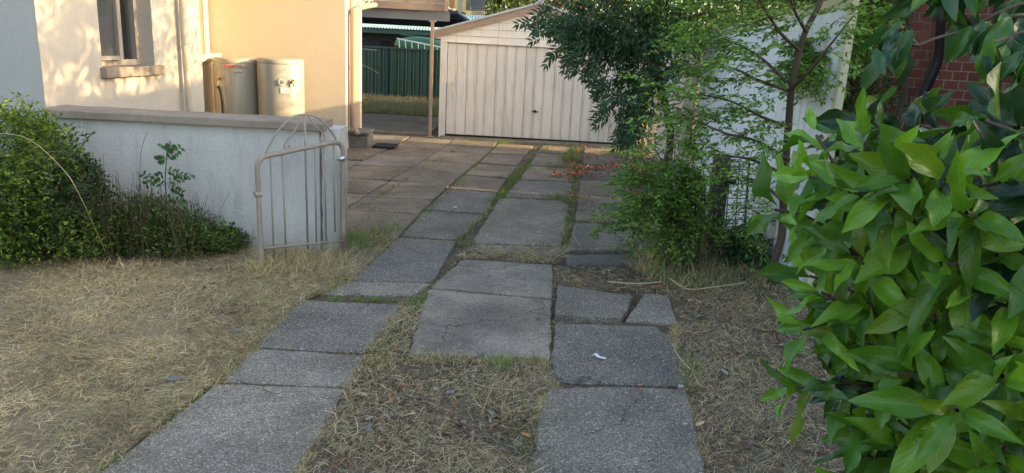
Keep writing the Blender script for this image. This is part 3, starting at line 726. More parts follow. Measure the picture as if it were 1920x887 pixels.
# ================================================================== VERANDAH BEHIND THE HOUSE
ver = thing('verandah', 'dark verandah roof with taupe fascia between the house and the garage', 'verandah', tuple(G(806, 259)))
YV = 12.0
a, b = AY(655, 30, YV), AY(842, 38, YV); a.z = AY(745, 25, YV).z; b.z = a.z
hb = 0.12
obj('beam', obox((a.x, YV), (b.x, YV+.1), a.z-.08, a.z+.06, 0.07), M_blueB, ver)
for k in range(3):
    zz = a.z+.065+k*.115; o = obj('fascia_board', obox((AY(700, 10, YV-.05).x, YV-.06), (AY(834, 10, YV-.05).x, YV+.0), zz, zz+.11, 0.03), M_brownpaint, ver)
obj('fascia_end', obox((AY(834, 10, YV-.05).x+.002, YV-.064), (AY(841, 10, YV-.05).x, YV-.06), a.z+.065, a.z+.4, 0.04), M_brownpaint, ver)
obj('ceiling', obox((-3.6, YV+.1), (-1.0, YV+.1), 0, .02, 0.01) if False else ([(-3.6, YV+.12, a.z+.05), (-1.02, YV+.12, a.z+.05), (-1.0, 17.0, a.z-.10), (-3.6, 17.0, a.z-.10), (-3.6, YV+.12, a.z+.09), (-1.02, YV+.12, a.z+.09), (-1.0, 17.0, a.z-.05), (-3.6, 17.0, a.z-.05)],
    [(0, 3, 2, 1), (4, 5, 6, 7), (0, 1, 5, 4), (1, 2, 6, 5), (2, 3, 7, 6), (3, 0, 4, 7)]), M_darkblue, ver)
for k in range(5):
    yy = 12.8+k*.95; zz = a.z+.05-.15*(yy-YV-.12)/4.9
    obj('rafter', box(-3.5, -1.06, yy, yy+.05, zz-.045, zz-.003), M_darkblue, ver)
pt = thing('verandah_post', 'thin taupe steel post standing left of the garage', 'post', tuple(G(806, 259)))
p0 = G(806, 259); obj('shaft', tube([p0-Vector((0, 0, .02)), Vector((p0.x, p0.y, a.z-.085))], 0.032, 4), M_brownpaint, pt)
obj('foot_plate', box(p0.x-.06, p0.x+.06, p0.y-.06, p0.y+.06, .024, .034), M_brownpaint, pt)
obj('top_bracket', box(p0.x-.05, p0.x+.05, p0.y-.03, p0.y+.05, a.z-.10, a.z-.0805), M_brownpaint, pt)
# clothes hoist arm
hz = thing('clothes_hoist', 'rotary clothes hoist arms and sagging line seen past the house corner', 'clothes hoist', tuple(AY(655, 200, 14.5).xy)+(0,))
h0 = AY(640, 88, 14.5)
obj('mast', tube([(h0.x, 14.5, 0), (h0.x, 14.5, h0.z+.05)], .03, 8), M_white, hz, smooth=True)
obj('arm', tube([h0, AY(706, 94, 14.0)], .012, 6), M_white, hz); obj('arm', tube([AY(640, 84, 14.3), AY(680, 92, 13.8)], .008, 6), M_white, hz)
obj('line', tube(curve([AY(664, 116, 14.2), AY(680, 122, 14.1), AY(696, 129, 14.0), AY(710, 138, 14.0)], 4), .006, 5), M_white, hz)

# ================================================================== GREEN FENCE, NEIGHBOUR'S YARD
fz = AY(745, 90, 19.2).z
gf = thing('green_steel_fence', 'green ribbed steel panel fence across the back of the yard', 'fence', (-2, 19.2, 0))
xx = -6.5; k = 0
while xx < 1.2:
    prof = [(0, .02), (.02, 0), (.09, 0), (.11, .03), (.13, .03), (.145, 0), (.16, .0), (.175, .03), (.19, .03)]
    V = []
    for (u, dep) in prof: V += [(xx+u, 19.2+dep, 0.0), (xx+u, 19.2+dep, fz-.03)]
    obj('fence_sheet', (V, [(2*i, 2*i+2, 2*i+3, 2*i+1) for i in range(len(prof)-1)]), M_greenF, gf)
    if k % 12 == 5: obj('fence_post', box(xx-.03, xx+.03, 19.15, 19.19, 0, fz+.01), M_greenF, gf)
    xx += 0.192; k += 1
obj('top_rail', box(-6.5, 1.2, 19.17, 19.24, fz-.029, fz+.01), M_greenF, gf)
nb = thing('neighbour_shed', 'dark shed with pale corrugated roof edge behind the green fence', 'shed', (-2.6, 23, 0))
ra = AY(665, 50, 22); rb = AY(822, 58, 22)
obj('wall', box(-8, -2.6, 23, 23.1, 0, 2.0), M_darkblue, nb)
V = []; F = []
nn_ = 130
for i in range(nn_+1):
    x = -6.5+(-.9+6.5)*i/nn_; z = ra.z+(rb.z-ra.z)*(x-ra.x)/(rb.x-ra.x)+(.018 if i % 2 else -.018)
    V += [(x, 22, z), (x, 24.5, z+.55)]
F = [(2*i, 2*i+2, 2*i+3, 2*i+1) for i in range(nn_)]
obj('roof', (V, F), paint('pale_green_roof', (0.40, 0.55, 0.50), 0.1, 0.5), nb)
obj('gutter', obox((-6.5, 22.06), (-.9, 22.06), min(ra.z, rb.z)-.14, min(ra.z, rb.z)-.03, .06), M_greenF, nb)
obj('window_frame', box(AY(712, 84, 22.9).x, AY(735, 84, 22.9).x, 22.93, 22.99, 0.9, 1.35), M_black, nb)
obj('carport_post', tube([(AY(802, 80, 22.2).x, 22.2, 0), (AY(802, 80, 22.2).x, 22.2, rb.z-.14)], .06, 4), M_darkblue, nb)
bt = thing('green_boat', 'upturned green dinghy stored behind the green fence', 'boat', tuple(AY(800, 85, 21).xy)+(0.0,))
c0_ = AY(745, 72, 21); c1_ = AY(850, 84, 21)
V, F = [], []
for i in range(13):
    t = i/12; x = c0_.x+(c1_.x-c0_.x)*t; h = .30*math.sin(math.pi*min(.98, max(.08, t*0.86+.1)))**.6; zc_ = c0_.z+(c1_.z-c0_.z)*t-.18
    for j in range(9):
        a_ = math.pi*j/8; V.append((x, 21+.45*math.cos(a_), zc_+h*math.sin(a_)))
for i in range(12):
    for j in range(8): F.append((i*9+j, i*9+j+1, (i+1)*9+j+1, (i+1)*9+j))
F += [tuple(range(9)), tuple(12*9+j for j in range(9))[::-1]]
obj('hull', (V, F), M_greenP, bt, smooth=True)
obj('keel', tube([(c0_.x+.1, 21, c0_.z+.10), (c1_.x-.1, 21, c1_.z+.10)], .02, 6), M_greenP, bt)
ld = thing('ladder', 'pale aluminium ladder leaning along the green boat', 'ladder', tuple(AY(790, 90, 20.3).xy)+(0,))
la, lb_ = AY(744, 72, 20.3), AY(840, 91, 20.3); dz = Vector((0.02, .1, -.36))
obj('rail', tube([la, lb_], .022, 4), M_white, ld); obj('rail', tube([la+dz, lb_+dz], .022, 4), M_white, ld)
for k in range(8):
    p = la.lerp(lb_, (k+.3)/8); obj('rung', tube([p, p+dz], .014, 6), M_white, ld)
# two-storey neighbour beyond, with wall panels in sunlit colours, lattice and deck
nh = thing('far_house', 'far neighbouring house with wall coloured sunlit yellow, lattice and deck above the garage roof', 'house', (-1.5, 26, 0))
def ay(x, y, Y=26): return AY(x, y, Y)
P_ = [ay(836, 12), ay(913, 44)]
obj('deck_beam', ([tuple(ay(836, 14)), tuple(ay(915, 46)), tuple(ay(905, 46, 26)), tuple(ay(836, 34)), tuple(ay(836, 14, 26.5)), tuple(ay(915, 46, 26.5)), tuple(ay(905, 46, 26.5)), tuple(ay(836, 34, 26.5))],
    [(0, 3, 2, 1), (4, 5, 6, 7), (0, 1, 5, 4), (2, 3, 7, 6), (1, 2, 6, 5), (0, 4, 7, 3)]), M_blueB, nh)
def facing_strip(x0, x1, ytop, yb0, yb1, Y, name, mat):
    V = [tuple(ay(x0, ytop, Y)), tuple(ay(x1, ytop, Y)), tuple(ay(x1, yb1, Y)), tuple(ay(x0, yb0, Y))]
    V += [(v[0], v[1]+.1, v[2]) for v in V]
    obj(name, (V, [(0, 3, 2, 1), (4, 5, 6, 7), (0, 1, 5, 4), (2, 3, 7, 6), (1, 2, 6, 5), (0, 4, 7, 3)]), mat, nh)
facing_strip(833, 842, -40, 9, 13, 26, 'wall_panel', M_sunlitW); facing_strip(842.3, 852, -40, 12, 16, 26.02, 'curtain', M_orangeW)
facing_strip(852.3, 858, -40, 16, 19, 26, 'wall_panel', M_sunlitW); facing_strip(858.3, 866, -40, 19, 22, 26.03, 'wall_panel', M_pipe)
facing_strip(866.3, 873, -40, 22, 25, 26, 'wall_panel', M_sunlitW); facing_strip(873.3, 882, -40, 25, 27, 26.1, 'dark_window', M_blueB)
facing_strip(874, 908, 20, 27, 40, 25.7, 'deck_rail_panel', M_sunlitW)
V = []
for k in range(9): obj('lattice_slat', tube([ay(885+k*2.7, -30, 25.5), ay(885+k*2.7, 33+k*1.0, 25.5)], .010, 4), M_blueB, nh)
for k in range(14): obj('lattice_slat', tube([ay(884, -8+k*3.2, 25.48), ay(909, -8+k*3.2, 25.48)], .010, 4), M_blueB, nh)
facing_strip(884, 909, -30, 30, 38, 25.9, 'lattice_backing', M_darkblue)

# ================================================================== WHITE SHEET FENCES ON THE RIGHT
def corrugated(name, label, p, q, zp0, zq0, mat, pitch=.076, amp=.009, trim=None):
    p = Vector((p[0], p[1])); q = Vector((q[0], q[1])); d = (q-p); Ln = d.length; d.normalize(); n = Vector((d.y, -d.x))
    t = thing(name, label, 'fence', (p.x, p.y, 0)); sheetw = pitch*10; s0 = 0.0
    prof = [(0, 0), (.30, 0), (.42, 1), (.58, 1), (.70, 0)]
    while s0 < Ln-0.01:
        s1 = min(Ln, s0+sheetw); V = []; s = s0
        while s < s1-1e-6:
            for (u, h) in prof:
                ss = min(s1, s+u*pitch); z = zp0+(zq0-zp0)*ss/Ln; r = p+d*ss+n*amp*h; V += [(r.x, r.y, -.03), (r.x, r.y, z)]
            s += pitch
        r = p+d*s1; V += [(r.x, r.y, -.03), (r.x, r.y, zp0+(zq0-zp0)*s1/Ln)]
        obj('sheet', (V, [(2*i, 2*i+2, 2*i+3, 2*i+1) for i in range(len(V)//2-1)]), mat, t); s0 = s1+.003
    if trim:
        obj('top_trim', obox(p, q, zp0-.055, zp0+.012, .05, -.012, zq0-.055, zq0+.012), trim, t)
        obj('end_post', obox(q+d*.003, q+d*.05, -.03, zq0+.012, .05, -.012), trim, t)
    return t
M_trim = paint('pale_cream_trim', (0.62, 0.60, 0.44), 0.08, 0.6)
f1p, f1q = (2.16, 12.5), (1.80, 7.75)
z1 = 1.62
fga, fgb = (2.088, 11.55), (2.05, 11.05)
corrugated('stained_fence', 'short stained steel fence piece next to the garage corner, behind the hanging vine', f1p, fga, z1, z1, M_sheet2, .065, .008)
corrugated('stained_fence', 'stained off-white ribbed steel fence between the driveway and the taller blue-white sheet wall', fgb, f1q, z1, z1+.02, M_sheet2, .065, .008)
f2p, f2q = (1.815, 7.7), (2.075, 5.02)
zz0 = PL(1290, 62, f2p, f2q).z; zz1 = PL(1512, 2, f2p, f2q).z
corrugated('sheet_wall', 'tall bluish white ribbed steel wall with cream edging behind the small tree', f2p, f2q, zz0, zz1, M_sheet, .095, .012, M_trim)
# weathered gatepost, wire mesh gate and a second arched gate
tpst = thing('timber_gatepost', 'weathered dark timber gatepost standing in the shrub by the wire gate', 'post', tuple(G(1335, 482)))
g0 = G(1335, 482); w_ = .060; zt_ = AY(1340, 296, g0.y).z
o = obj('post', box(g0.x-w_, g0.x+w_, g0.y, g0.y+.11, -.03, zt_), M_timber, tpst); bevel(o, .008)
obj('strap', box(g0.x-.002, g0.x+.115, g0.y-.012, g0.y-.002, zt_-.20, zt_-.17), M_black, tpst)
wg = thing('wire_mesh_gate', 'black framed wire mesh gate leaning before the white sheet wall', 'gate', tuple(G(1380, 480)))
wa, wb = G(1352, 486), G(1402, 492); wa.y += .05; wb.y += .02
def wg_pt(x, y): return PL(x, y, wa, wb)
tl, tr_, br, bl = wg_pt(1352, 303), wg_pt(1405, 304), wg_pt(1392, 478), wg_pt(1340, 476)
obj('frame', tube([tl, tr_, br, bl, tl], .008, 6), M_black, wg)
for k in range(1, 3): obj('wire', tube([tl.lerp(tr_, k/3), bl.lerp(br, k/3)], .0042, 5), M_black, wg)
for k in range(1, 13): obj('wire', tube([tl.lerp(bl, k/13), tr_.lerp(br, k/13)], .0036, 5), M_black, wg)
g2 = thing('arched_gate', 'second arched pipe gate, half hidden by the arching shrub against the stained fence', 'gate', tuple(G(1262, 400)))
ga, gb_ = G(1262, 372), G(1320, 400)
def g2p(x, y): return PL(x, y, ga, gb_)
obj('frame', tube(curve([g2p(1255, 410), g2p(1256, 330), g2p(1258, 272), g2p(1265, 262), g2p(1290, 268), g2p(1310, 276), g2p(1316, 290), g2p(1316, 420)], 4), .015, 8), M_greypipe, g2, smooth=True)
obj('arch', tube(curve([g2p(1258, 266), g2p(1262, 248), g2p(1270, 233), g2p(1280, 228), g2p(1295, 236), g2p(1306, 252), g2p(1314, 276)], 4), .008, 8), M_greypipe, g2, smooth=True)
obj('arch', tube(curve([g2p(1268, 264), g2p(1270, 246), g2p(1278, 234)], 4), .007, 8), M_greypipe, g2, smooth=True)
for k in range(6):
    x = 1265+k*8; obj('bar', tube([g2p(x, 268), g2p(x-1, 410)], .006, 6), M_greypipe, g2)
obj('scroll', tube(curve([g2p(1262, 264), g2p(1275, 272), g2p(1283, 278)], 4), .010, 8), M_white, g2, smooth=True)

# ================================================================== BRICK HOUSE AT RIGHT
bh = thing('brick_house', 'red brick house wall behind the green shrubs at the right', 'house', (3.9, 7.0, 0))
b0 = Vector((3.10, 7.35)); bd = Vector((0.955, -0.295)).normalized(); bn = Vector((bd.y, -bd.x))   # bn points to the viewer
BL = 2.1; ch, bw = 0.0845, 0.122
obj('mortar_wall', obox(b0, b0+bd*BL, 0, 2.75, .2), M_mortar, bh)
me0 = None; rows = range(9, 28); cnt = 0
def brick_mesh(nm, V, F):
    me = bpy.data.meshes.new(nm); me.from_pydata(V, [], F); me.update(); me.materials.append(M_brick); return me
def brick_geo(s):
    r_ = random.Random(s); V, F = box(-bw/2+.0055, bw/2-.0055, -.010, .01, -ch/2+.0055, ch/2-.0055)
    V2 = [(x+r_.uniform(-.0015, .0015), y+r_.uniform(-.002, .002), z+r_.uniform(-.0015, .0015)) for x, y, z in V]; return V2, F
bms = [brick_mesh('brick', *brick_geo(i)) for i in range(5)]
ang = math.atan2(bd.y, bd.x); rest = []
for r in range(0, 32):
    for c_ in range(int(BL/bw)):
        s = (c_+.5+(0.5 if r % 2 else 0))*bw
        if s > BL-bw*.5: continue
        p = b0+bd*s; z = (r+.5)*ch
        pxx = 960+1400*p.x/p.y
        if 14 <= r <= 27 and pxx > 1600 and cnt < 300:
            o = bpy.data.objects.new('brick', bms[(r*7+c_*3) % 5]); C.objects.link(o); o.parent = bh
            o.location = (p.x-3.9, p.y-7.0, z); o.rotation_euler = (random.gauss(0, .004), 0, ang+random.gauss(0, .006)); cnt += 1
        else:
            V, F = brick_geo(c_+r*31); cs, sn = math.cos(ang), math.sin(ang)
            rest.append(([(p.x+x*cs-y*sn, p.y+x*sn+y*cs, z+zz) for x, y, zz in V], F))
obj('brickwork', join(*rest), M_brick, bh, kind='stuff')
e0 = b0+bd*BL
obj('side_wall', obox(e0, (e0.x+.15, -6.0), 0, 2.75, .2), M_brick, bh)
obj('eave', join(box(4.7, 6.5, -6.3, 7.6, 2.752, 2.85)), M_brownpaint, bh)
pp = [AY(1757, 100, 6.85), AY(1750, 130, 6.85), AY(1736, 160, 6.85), AY(1722, 195, 6.85), AY(1716, 260, 6.85)]
dpx = thing('black_downpipe', 'dark pipe slanting down in front of the red brick wall', 'downpipe', tuple(pp[-1].xy)+(0,))
obj('pipe', tube(curve([AY(1762, 20, 6.8)]+pp+[Vector((pp[-1].x, pp[-1].y, 0))], 4), .052, 10), paint('dark_pipe', (0.025, 0.02, 0.02), .1, .5), dpx, smooth=True)
#@@VEG
# ================================================================== GRASS, STRAW, LITTER
def inside(poly, X, Y):
    n = len(poly); r = np.zeros(len(X), bool); j = n-1
    for i in range(n):
        xi, yi, xj, yj = poly[i][0], poly[i][1], poly[j][0], poly[j][1]
        c_ = ((yi > Y) != (yj > Y)) & (X < (xj-xi)*(Y-yi)/(yj-yi+1e-12)+xi); r ^= c_; j = i
    return r
def gpoly(px): return [tuple(G(x, y))[:2] for x, y in px]
def vnoise(X, Y, s, off=0.0): return np.array([mnoise.noise(Vector((x*s, y*s, off))) for x, y in zip(X, Y)])
lawn_px = [(-700, 700), (-420, 470), (0, 478), (440, 470), (520, 470), (636, 462), (742, 436), (752, 440), (655, 530), (600, 553), (566, 568), (478, 655), (468, 668), (375, 740), (100, 955), (-500, 1000)]
lawn_poly = gpoly(lawn_px)
def flat_poly(name, poly, z, mat, parent=None):
    V = [(x, y, z) for x, y in poly]
    bm_ = bmesh.new(); vs = [bm_.verts.new(v) for v in V]; f = bm_.faces.new(vs); bmesh.ops.triangulate(bm_, faces=[f])
    bmesh.ops.recalc_face_normals(bm_, faces=bm_.faces)
    me = bpy.data.meshes.new(name); bm_.to_mesh(me); bm_.free()
    return link(name, me, mat, parent, 'structure')
M_lawn = paint('thatch', (0.30, 0.24, 0.155), 0.4, 0.95, 50, 1.0, bdist=0.02)
flat_poly('lawn', lawn_poly, 0.006, M_lawn)
def scatter(poly, dens, dfun=None):
    xs = [p[0] for p in poly]; ys = [p[1] for p in poly]
    A_ = (max(xs)-min(xs))*(max(ys)-min(ys)); n = int(A_*dens)
    X = rng.uniform(min(xs), max(xs), n); Y = rng.uniform(min(ys), max(ys), n); k = inside(poly, X, Y); X, Y = X[k], Y[k]
    if dfun is not None:
        f = dfun(X, Y); k = rng.random(len(X)) < f; X, Y = X[k], Y[k]
    return X, Y
STRAW = [(0.64, 0.51, 0.32), (0.53, 0.40, 0.23), (0.74, 0.61, 0.40), (0.36, 0.26, 0.15), (0.34, 0.31, 0.17), (0.28, 0.26, 0.15), (0.47, 0.38, 0.23)]
GREEN = [(0.10, 0.17, 0.045), (0.13, 0.20, 0.05), (0.08, 0.13, 0.04), (0.22, 0.23, 0.08)]
LIE = (np.array([(-.5, 0, 0), (.5, 0, 0), (-.45, .33, .10), (.45, .33, .10), (-.35, .68, .11), (.35, .68, .11), (0, 1, .02)], float), [(0, 1, 3, 2), (2, 3, 5, 4), (4, 5, 6)])
def straw(name, label, X, Y, z, lmin, lmax, wd, cols, up=0.18, parent=None, swirl=1.6, br=None):
    n = len(X)
    th = vnoise(X, Y, swirl)*4+rng.normal(0, 1.7, n)
    D = np.stack([np.cos(th), np.sin(th), np.abs(rng.normal(0, up, n))+0.02], 1)
    P = np.stack([X, Y, z+rng.uniform(0, .018, n)], 1)
    L = rng.uniform(lmin, lmax, n); W = wd*rng.uniform(.6, 1.4, n)
    nn = np.stack([rng.normal(0, .5, n), rng.normal(0, .5, n), np.ones(n)], 1)
    col = palette(n, cols, .22, br)
    return mass(name, P, D, nn, L, W, col, LIE, M_straw, parent, 'stuff', label)
def near_dens(X, Y): return np.clip((3.2/np.maximum(np.hypot(X, Y), 1))**1.2, 0.25, 1)
X, Y = scatter(lawn_poly, 24000, lambda X, Y: near_dens(X, Y)*((X > -2.9+0*X)*0.75+0.25)*np.clip(.75+.9*vnoise(X, Y, 1.9, 3)+.5*vnoise(X, Y, 6, 3), .25, 1))
br = 1+0.35*vnoise(X, Y, 2.2, 4)+0.3*vnoise(X, Y, 7.5, 8)
# greener and greyer towards the driveway edge
edge = np.clip((X+2.1)/1.2+vnoise(X, Y, 1.7, 9)*0.5, 0, 1)
k = rng.random(len(X)) < edge*0.5
straw('dry_grass', 'dry straw coloured lawn grass in front of the garden wall', X[~k], Y[~k], 0.006, .03, .085, .0018, STRAW[:4]+STRAW[6:], br=br[~k], up=.22)
straw('faded_grass', 'grey green half dry grass along the lawn side of the driveway', X[k], Y[k], 0.006, .03, .075, .0018, STRAW[3:6]+[(.15, .17, .07), (.3, .27, .15)], up=.35, br=br[k])
mid_poly = gpoly([(560, 930), (652, 740), (690, 668), (752, 575), (775, 560), (803, 548), (764, 672), (1034, 684), (1028, 728), (1012, 772), (990, 940)])
X, Y = scatter(mid_poly, 13000, lambda X, Y: np.clip(0.68+1.0*vnoise(X, Y, 3.1), 0.12, 1))
straw('dry_grass', 'tangled dry grass in the bare middle strip of the driveway', X, Y, 0.0, .025, .085, .0017, STRAW, up=.25)
right_poly = gpoly([(1345, 940), (1290, 735), (1290, 700), (1272, 612), (1254, 562), (1225, 500), (1300, 480), (1500, 500), (1750, 560), (1900, 900), (1700, 960)])
X, Y = scatter(right_poly, 12000, lambda X, Y: 0.6+0.5*vnoise(X, Y, 2.4))
straw('dry_grass', 'brown dry grass between the right wheel track and the laurel', X, Y, 0.0, .02, .07, .0016, [tuple(x*.95 for x in c) for c in STRAW], up=.3)
gap_poly = gpoly([(1045, 540), (1042, 500), (1062, 506), (1218, 501), (1260, 500), (1256, 562), (1200, 562)])
X, Y = scatter(gap_poly, 5000, lambda X, Y: 0.45+0.7*vnoise(X, Y, 4))
straw('dry_grass', 'dry debris in the soil gap between broken slabs', X, Y, 0.0, .03, .09, .0022, [tuple(x*.85 for x in c) for c in STRAW], up=.2)
seam_poly = gpoly([(868, 470), (1050, 480), (1062, 486), (1209, 480), (1210, 474), (1060, 470), (885, 457), (862, 462)])
X, Y = scatter(gpoly([(856, 488), (862, 462), (1062, 468), (1068, 486), (1040, 499), (866, 490)]), 8000, lambda X, Y: np.clip(.55+1.2*vnoise(X, Y, 4.2), .08, 1))
straw('dry_grass', 'dry grass caught along the cross joint of the driveway', X, Y, 0.012, .03, .10, .0025, STRAW, up=.25)
# tufts
TP = []
def tuft(px, py, n, h, sp, cols, lean=.5, wd=.0028, z=0.0):
    c_ = G(px, py); 
    for _ in range(n):
        TP.append((c_.x+random.gauss(0, sp), c_.y+random.gauss(0, sp*1.2), z, random.gauss(0, lean), random.gauss(0, lean), 1.0, h*random.uniform(.4, 1.2), wd*random.uniform(.6, 1.3), random.choice(cols)))
def tuft_line(a, b, n, per, h, sp, cols, lean=.6, wd=.0028):
    for i in range(n):
        t = random.random(); tuft(a[0]+(b[0]-a[0])*t, a[1]+(b[1]-a[1])*t, per, h*random.uniform(.6, 1.2), sp, cols, lean, wd)
def flush(name, label, parent=None):
    global TP
    a_ = TP; TP = []
    P = np.array([t[:3] for t in a_]); D = np.array([t[3:6] for t in a_])
    nn = np.stack([rng.normal(0, 1, len(a_)), rng.normal(0, 1, len(a_)), np.full(len(a_), .3)], 1)
    col = np.clip(np.array([t[8] for t in a_])*rng.uniform(.65, 1.35, (len(a_), 1)), 0, 1)
    tm = (np.array([(-.5, 0, 0), (.5, 0, 0), (-.45, .4, .04), (.45, .4, .04), (-.3, .75, -.06), (.3, .75, -.06), (0, 1, -.22)], float), LIE[1])
    return mass(name, P, D, nn, [t[6] for t in a_], [t[7] for t in a_], col, tm, M_straw, parent, 'stuff', label)
GB = [(0.15, 0.27, 0.06), (0.11, 0.20, 0.05), (0.20, 0.30, 0.09), (0.30, 0.30, 0.13)]
for (x, y, n, s_) in ((655, 455, 260, .07), (680, 452, 260, .09), (640, 462, 200, .05), (715, 440, 160, .07), (740, 432, 70, .05), (630, 440, 140, .04), (668, 470, 120, .06)):
    tuft(x, y, n, .11, s_, GB, .45)
flush('green_grass_clump', 'green grass clump growing at the foot of the white pier and gate')
for (x, y, n, s_) in ((490, 508, 240, .05), (515, 500, 160, .09), (540, 492, 260, .10), (590, 488, 260, .10), (620, 480, 180, .09), (560, 515, 200, .13), (620, 510, 160, .1), (300, 500, 120, .2), (180, 520, 140, .25)):
    tuft(x, y, n, .13, s_, STRAW[:3]+[(.4, .36, .2)], .8)
tuft_line((0, 512), (440, 496), 30, 18, .05, .05, STRAW+GREEN[:1], 1.2)
for ea, eb in (((190, 890), (412, 720)), ((412, 720), (476, 655)), ((476, 655), (562, 566)), ((600, 553), (655, 530)), ((655, 530), (748, 448))): tuft_line(ea, eb, 26, 22, .06, .022, STRAW+GREEN[:2], 1.1)
flush('long_dry_grass', 'longer straw coloured tufts around the gate foot and along the weeds')
tuft_line((692, 692), (775, 572), 46, 26, .035, .022, GREEN+STRAW[4:6], .9); tuft_line((610, 563), (795, 566), 44, 16, .035, .012, GB, .9)
tuft_line((765, 590), (800, 556), 22, 26, .04, .022, GB, .8); tuft_line((700, 700), (740, 660), 20, 20, .04, .03, STRAW, .9)
tuft_line((760, 676), (1030, 684), 34, 16, .055, .02, [(.20, .22, .09)]+STRAW[:2]+STRAW[4:6], .8)
tuft(940, 690, 110, .10, .03, GB, .6); tuft(1000, 690, 60, .09, .03, GREEN+STRAW, .7); tuft(890, 750, 60, .05, .06, GREEN, .8); tuft(975, 770, 120, .05, .06, GREEN+STRAW, .8); tuft(985, 835, 100, .05, .05, GREEN, .8)
for ja, jb in (((410, 722), (650, 732)), ((474, 657), (684, 668)), ((655, 530), (808, 534)), ((750, 447), (857, 454)), ((805, 545), (1036, 565)), ((1030, 678), (1040, 545)), ((1036, 605), (1170, 609)), ((1030, 730), (1288, 731)), ((812, 540), (866, 478)), ((1180, 600), (1204, 562)), ((1040, 540), (1044, 500))):
    tuft_line(ja, jb, 30, 12, .022, .008, STRAW[3:6]+STRAW[:2]+[(.16, .12, .08)], 1.6, .0018)
for ja, jb in (((652, 735), (555, 900)), ((684, 672), (652, 732)), ((752, 578), (690, 664)), ((1012, 775), (998, 930)), ((1286, 735), (1325, 900)), ((1262, 640), (1288, 725)), ((1272, 612), (1262, 640)), ((766, 672), (1030, 681)), ((1042, 722), (1014, 772))):
    tuft_line(ja, jb, 44, 18, .045, .014, STRAW, 1.5, .0018)
flush('joint_weeds', 'low green and dry weeds in the near joints of the driveway')
tuft(872, 462, 160, .075, .045, GREEN, .6); tuft(868, 448, 60, .06, .03, GREEN, .6)
tuft_line((862, 452), (940, 376), 40, 12, .045, .015, GREEN+STRAW, .8)
tuft(945, 372, 240, .075, .06, GB, .7); tuft(925, 380, 90, .06, .05, GREEN, .8)
tuft_line((938, 372), (1004, 290), 50, 16, .07, .025, GB+GREEN, .7); tuft(962, 334, 220, .08, .05, GB, .6); tuft(985, 318, 150, .08, .05, GB, .6)
tuft(1052, 375, 300, .10, .08, GREEN+GB[:2], .7); tuft(1020, 377, 150, .05, .07, GREEN, .9); tuft(1064, 385, 140, .09, .03, GB, .5); tuft(1064, 430, 110, .07, .03, GB+STRAW, .6)
tuft_line((1058, 460), (1075, 345), 50, 12, .055, .02, GREEN+STRAW, .8)
tuft(1068, 305, 420, .20, .07, GB+[(.36, .38, .12)], .35); tuft(1042, 317, 220, .11, .10, GREEN, .6); tuft(1075, 290, 180, .2, .05, GB, .3)
tuft_line((1078, 345), (1086, 272), 20, 14, .07, .03, GB, .6)
tuft(942, 270, 240, .10, .08, GB, .6); tuft(886, 266, 220, .08, .10, GREEN, .7); tuft(1018, 284, 300, .09, .12, GREEN+GB, .7); tuft(1060, 274, 160, .09, .12, GB, .7); tuft(1150, 290, 260, .16, .10, GB, .6)
tuft_line((785, 327), (866, 275), 22, 12, .05, .02, GREEN+STRAW, .8); tuft_line((665, 395), (745, 350), 12, 8, .04, .02, STRAW+GREEN, .8); tuft_line((805, 398), (925, 300), 40, 12, .05, .025, GREEN+STRAW, .8)
for ja, jb, n_ in (((1056, 470), (1086, 276), 70), ((862, 452), (1004, 290), 60), ((760, 440), (930, 275), 60), ((665, 398), (858, 282), 50), ((1085, 372), (1190, 378), 24), ((990, 313), (1085, 318), 16), ((1090, 341), (1180, 343), 20), ((938, 376), (1068, 381), 20)):
    tuft_line(ja, jb, n_, 22, .055, .022, GREEN+GB+STRAW[4:6], .9, .003)
tuft(850, 350, 120, .06, .09, GREEN, .8); tuft(740, 330, 60, .05, .06, GB, .8); tuft(705, 316, 70, .05, .09, [(.3, .27, .1)], .8); tuft(690, 290, 80, .06, .05, GB, .8)
tuft(760, 303, 60, .05, .06, GB, .8); tuft(660, 300, 60, .05, .06, GB, .8); tuft(850, 296, 60, .05, .08, GB, .8); tuft(790, 300, 50, .04, .1, GREEN, .8)
tuft(915, 318, 50, .05, .1, GREEN, .8); tuft(750, 270, 20, .16, .02, STRAW, .3)
for k in range(150):
    x, y = random.uniform(655, 935), random.uniform(262, 400)
    if G(x, y).x < colA(G(x, y).y)-.02 or random.random() < .25: tuft(x, y, random.randint(6, 26), random.uniform(.02, .05), random.uniform(.02, .08), GREEN+STRAW, 1.1)
for k in range(70): tuft(random.uniform(1095, 1185), random.uniform(280, 480), random.randint(4, 14), .03, random.uniform(.02, .06), GREEN+STRAW+[(.3, .12, .06)], 1.2)
flush('joint_weeds', 'green tufts in the far joints of the driveway up to the garage')
for _ in range(90): tuft(random.uniform(1215, 1460), random.uniform(498, 540), 16, random.uniform(.06, .2), .03, STRAW+GREEN, .7)
for _ in range(26): tuft(random.uniform(1190, 1240), random.uniform(480, 515), 12, random.uniform(.1, .26), .02, STRAW[:4], .6)
flush('dry_weeds', 'dry brown grasses at the foot of the arching shrub')
for _ in range(60): tuft(random.uniform(1290, 1500), random.uniform(600, 860), 14, random.uniform(.02, .05), .03, GREEN+STRAW, .9)
for _ in range(10): tuft(random.uniform(1270, 1310), random.uniform(660, 740), 30, .05, .02, [(.22, .25, .08)], .9)
flush('faded_grass', 'short faded green grass beside the right wheel track')
# dry back yard grass
X = rng.uniform(-6, .5, 26000); Y = rng.uniform(15.0, 19.1, 26000)
straw('back_grass', 'dry yellowing grass in front of the green fence', X, Y, 0.0, .08, .2, .009, [(.42, .33, .19), (.33, .26, .14), (.36, .32, .16)], up=.5)

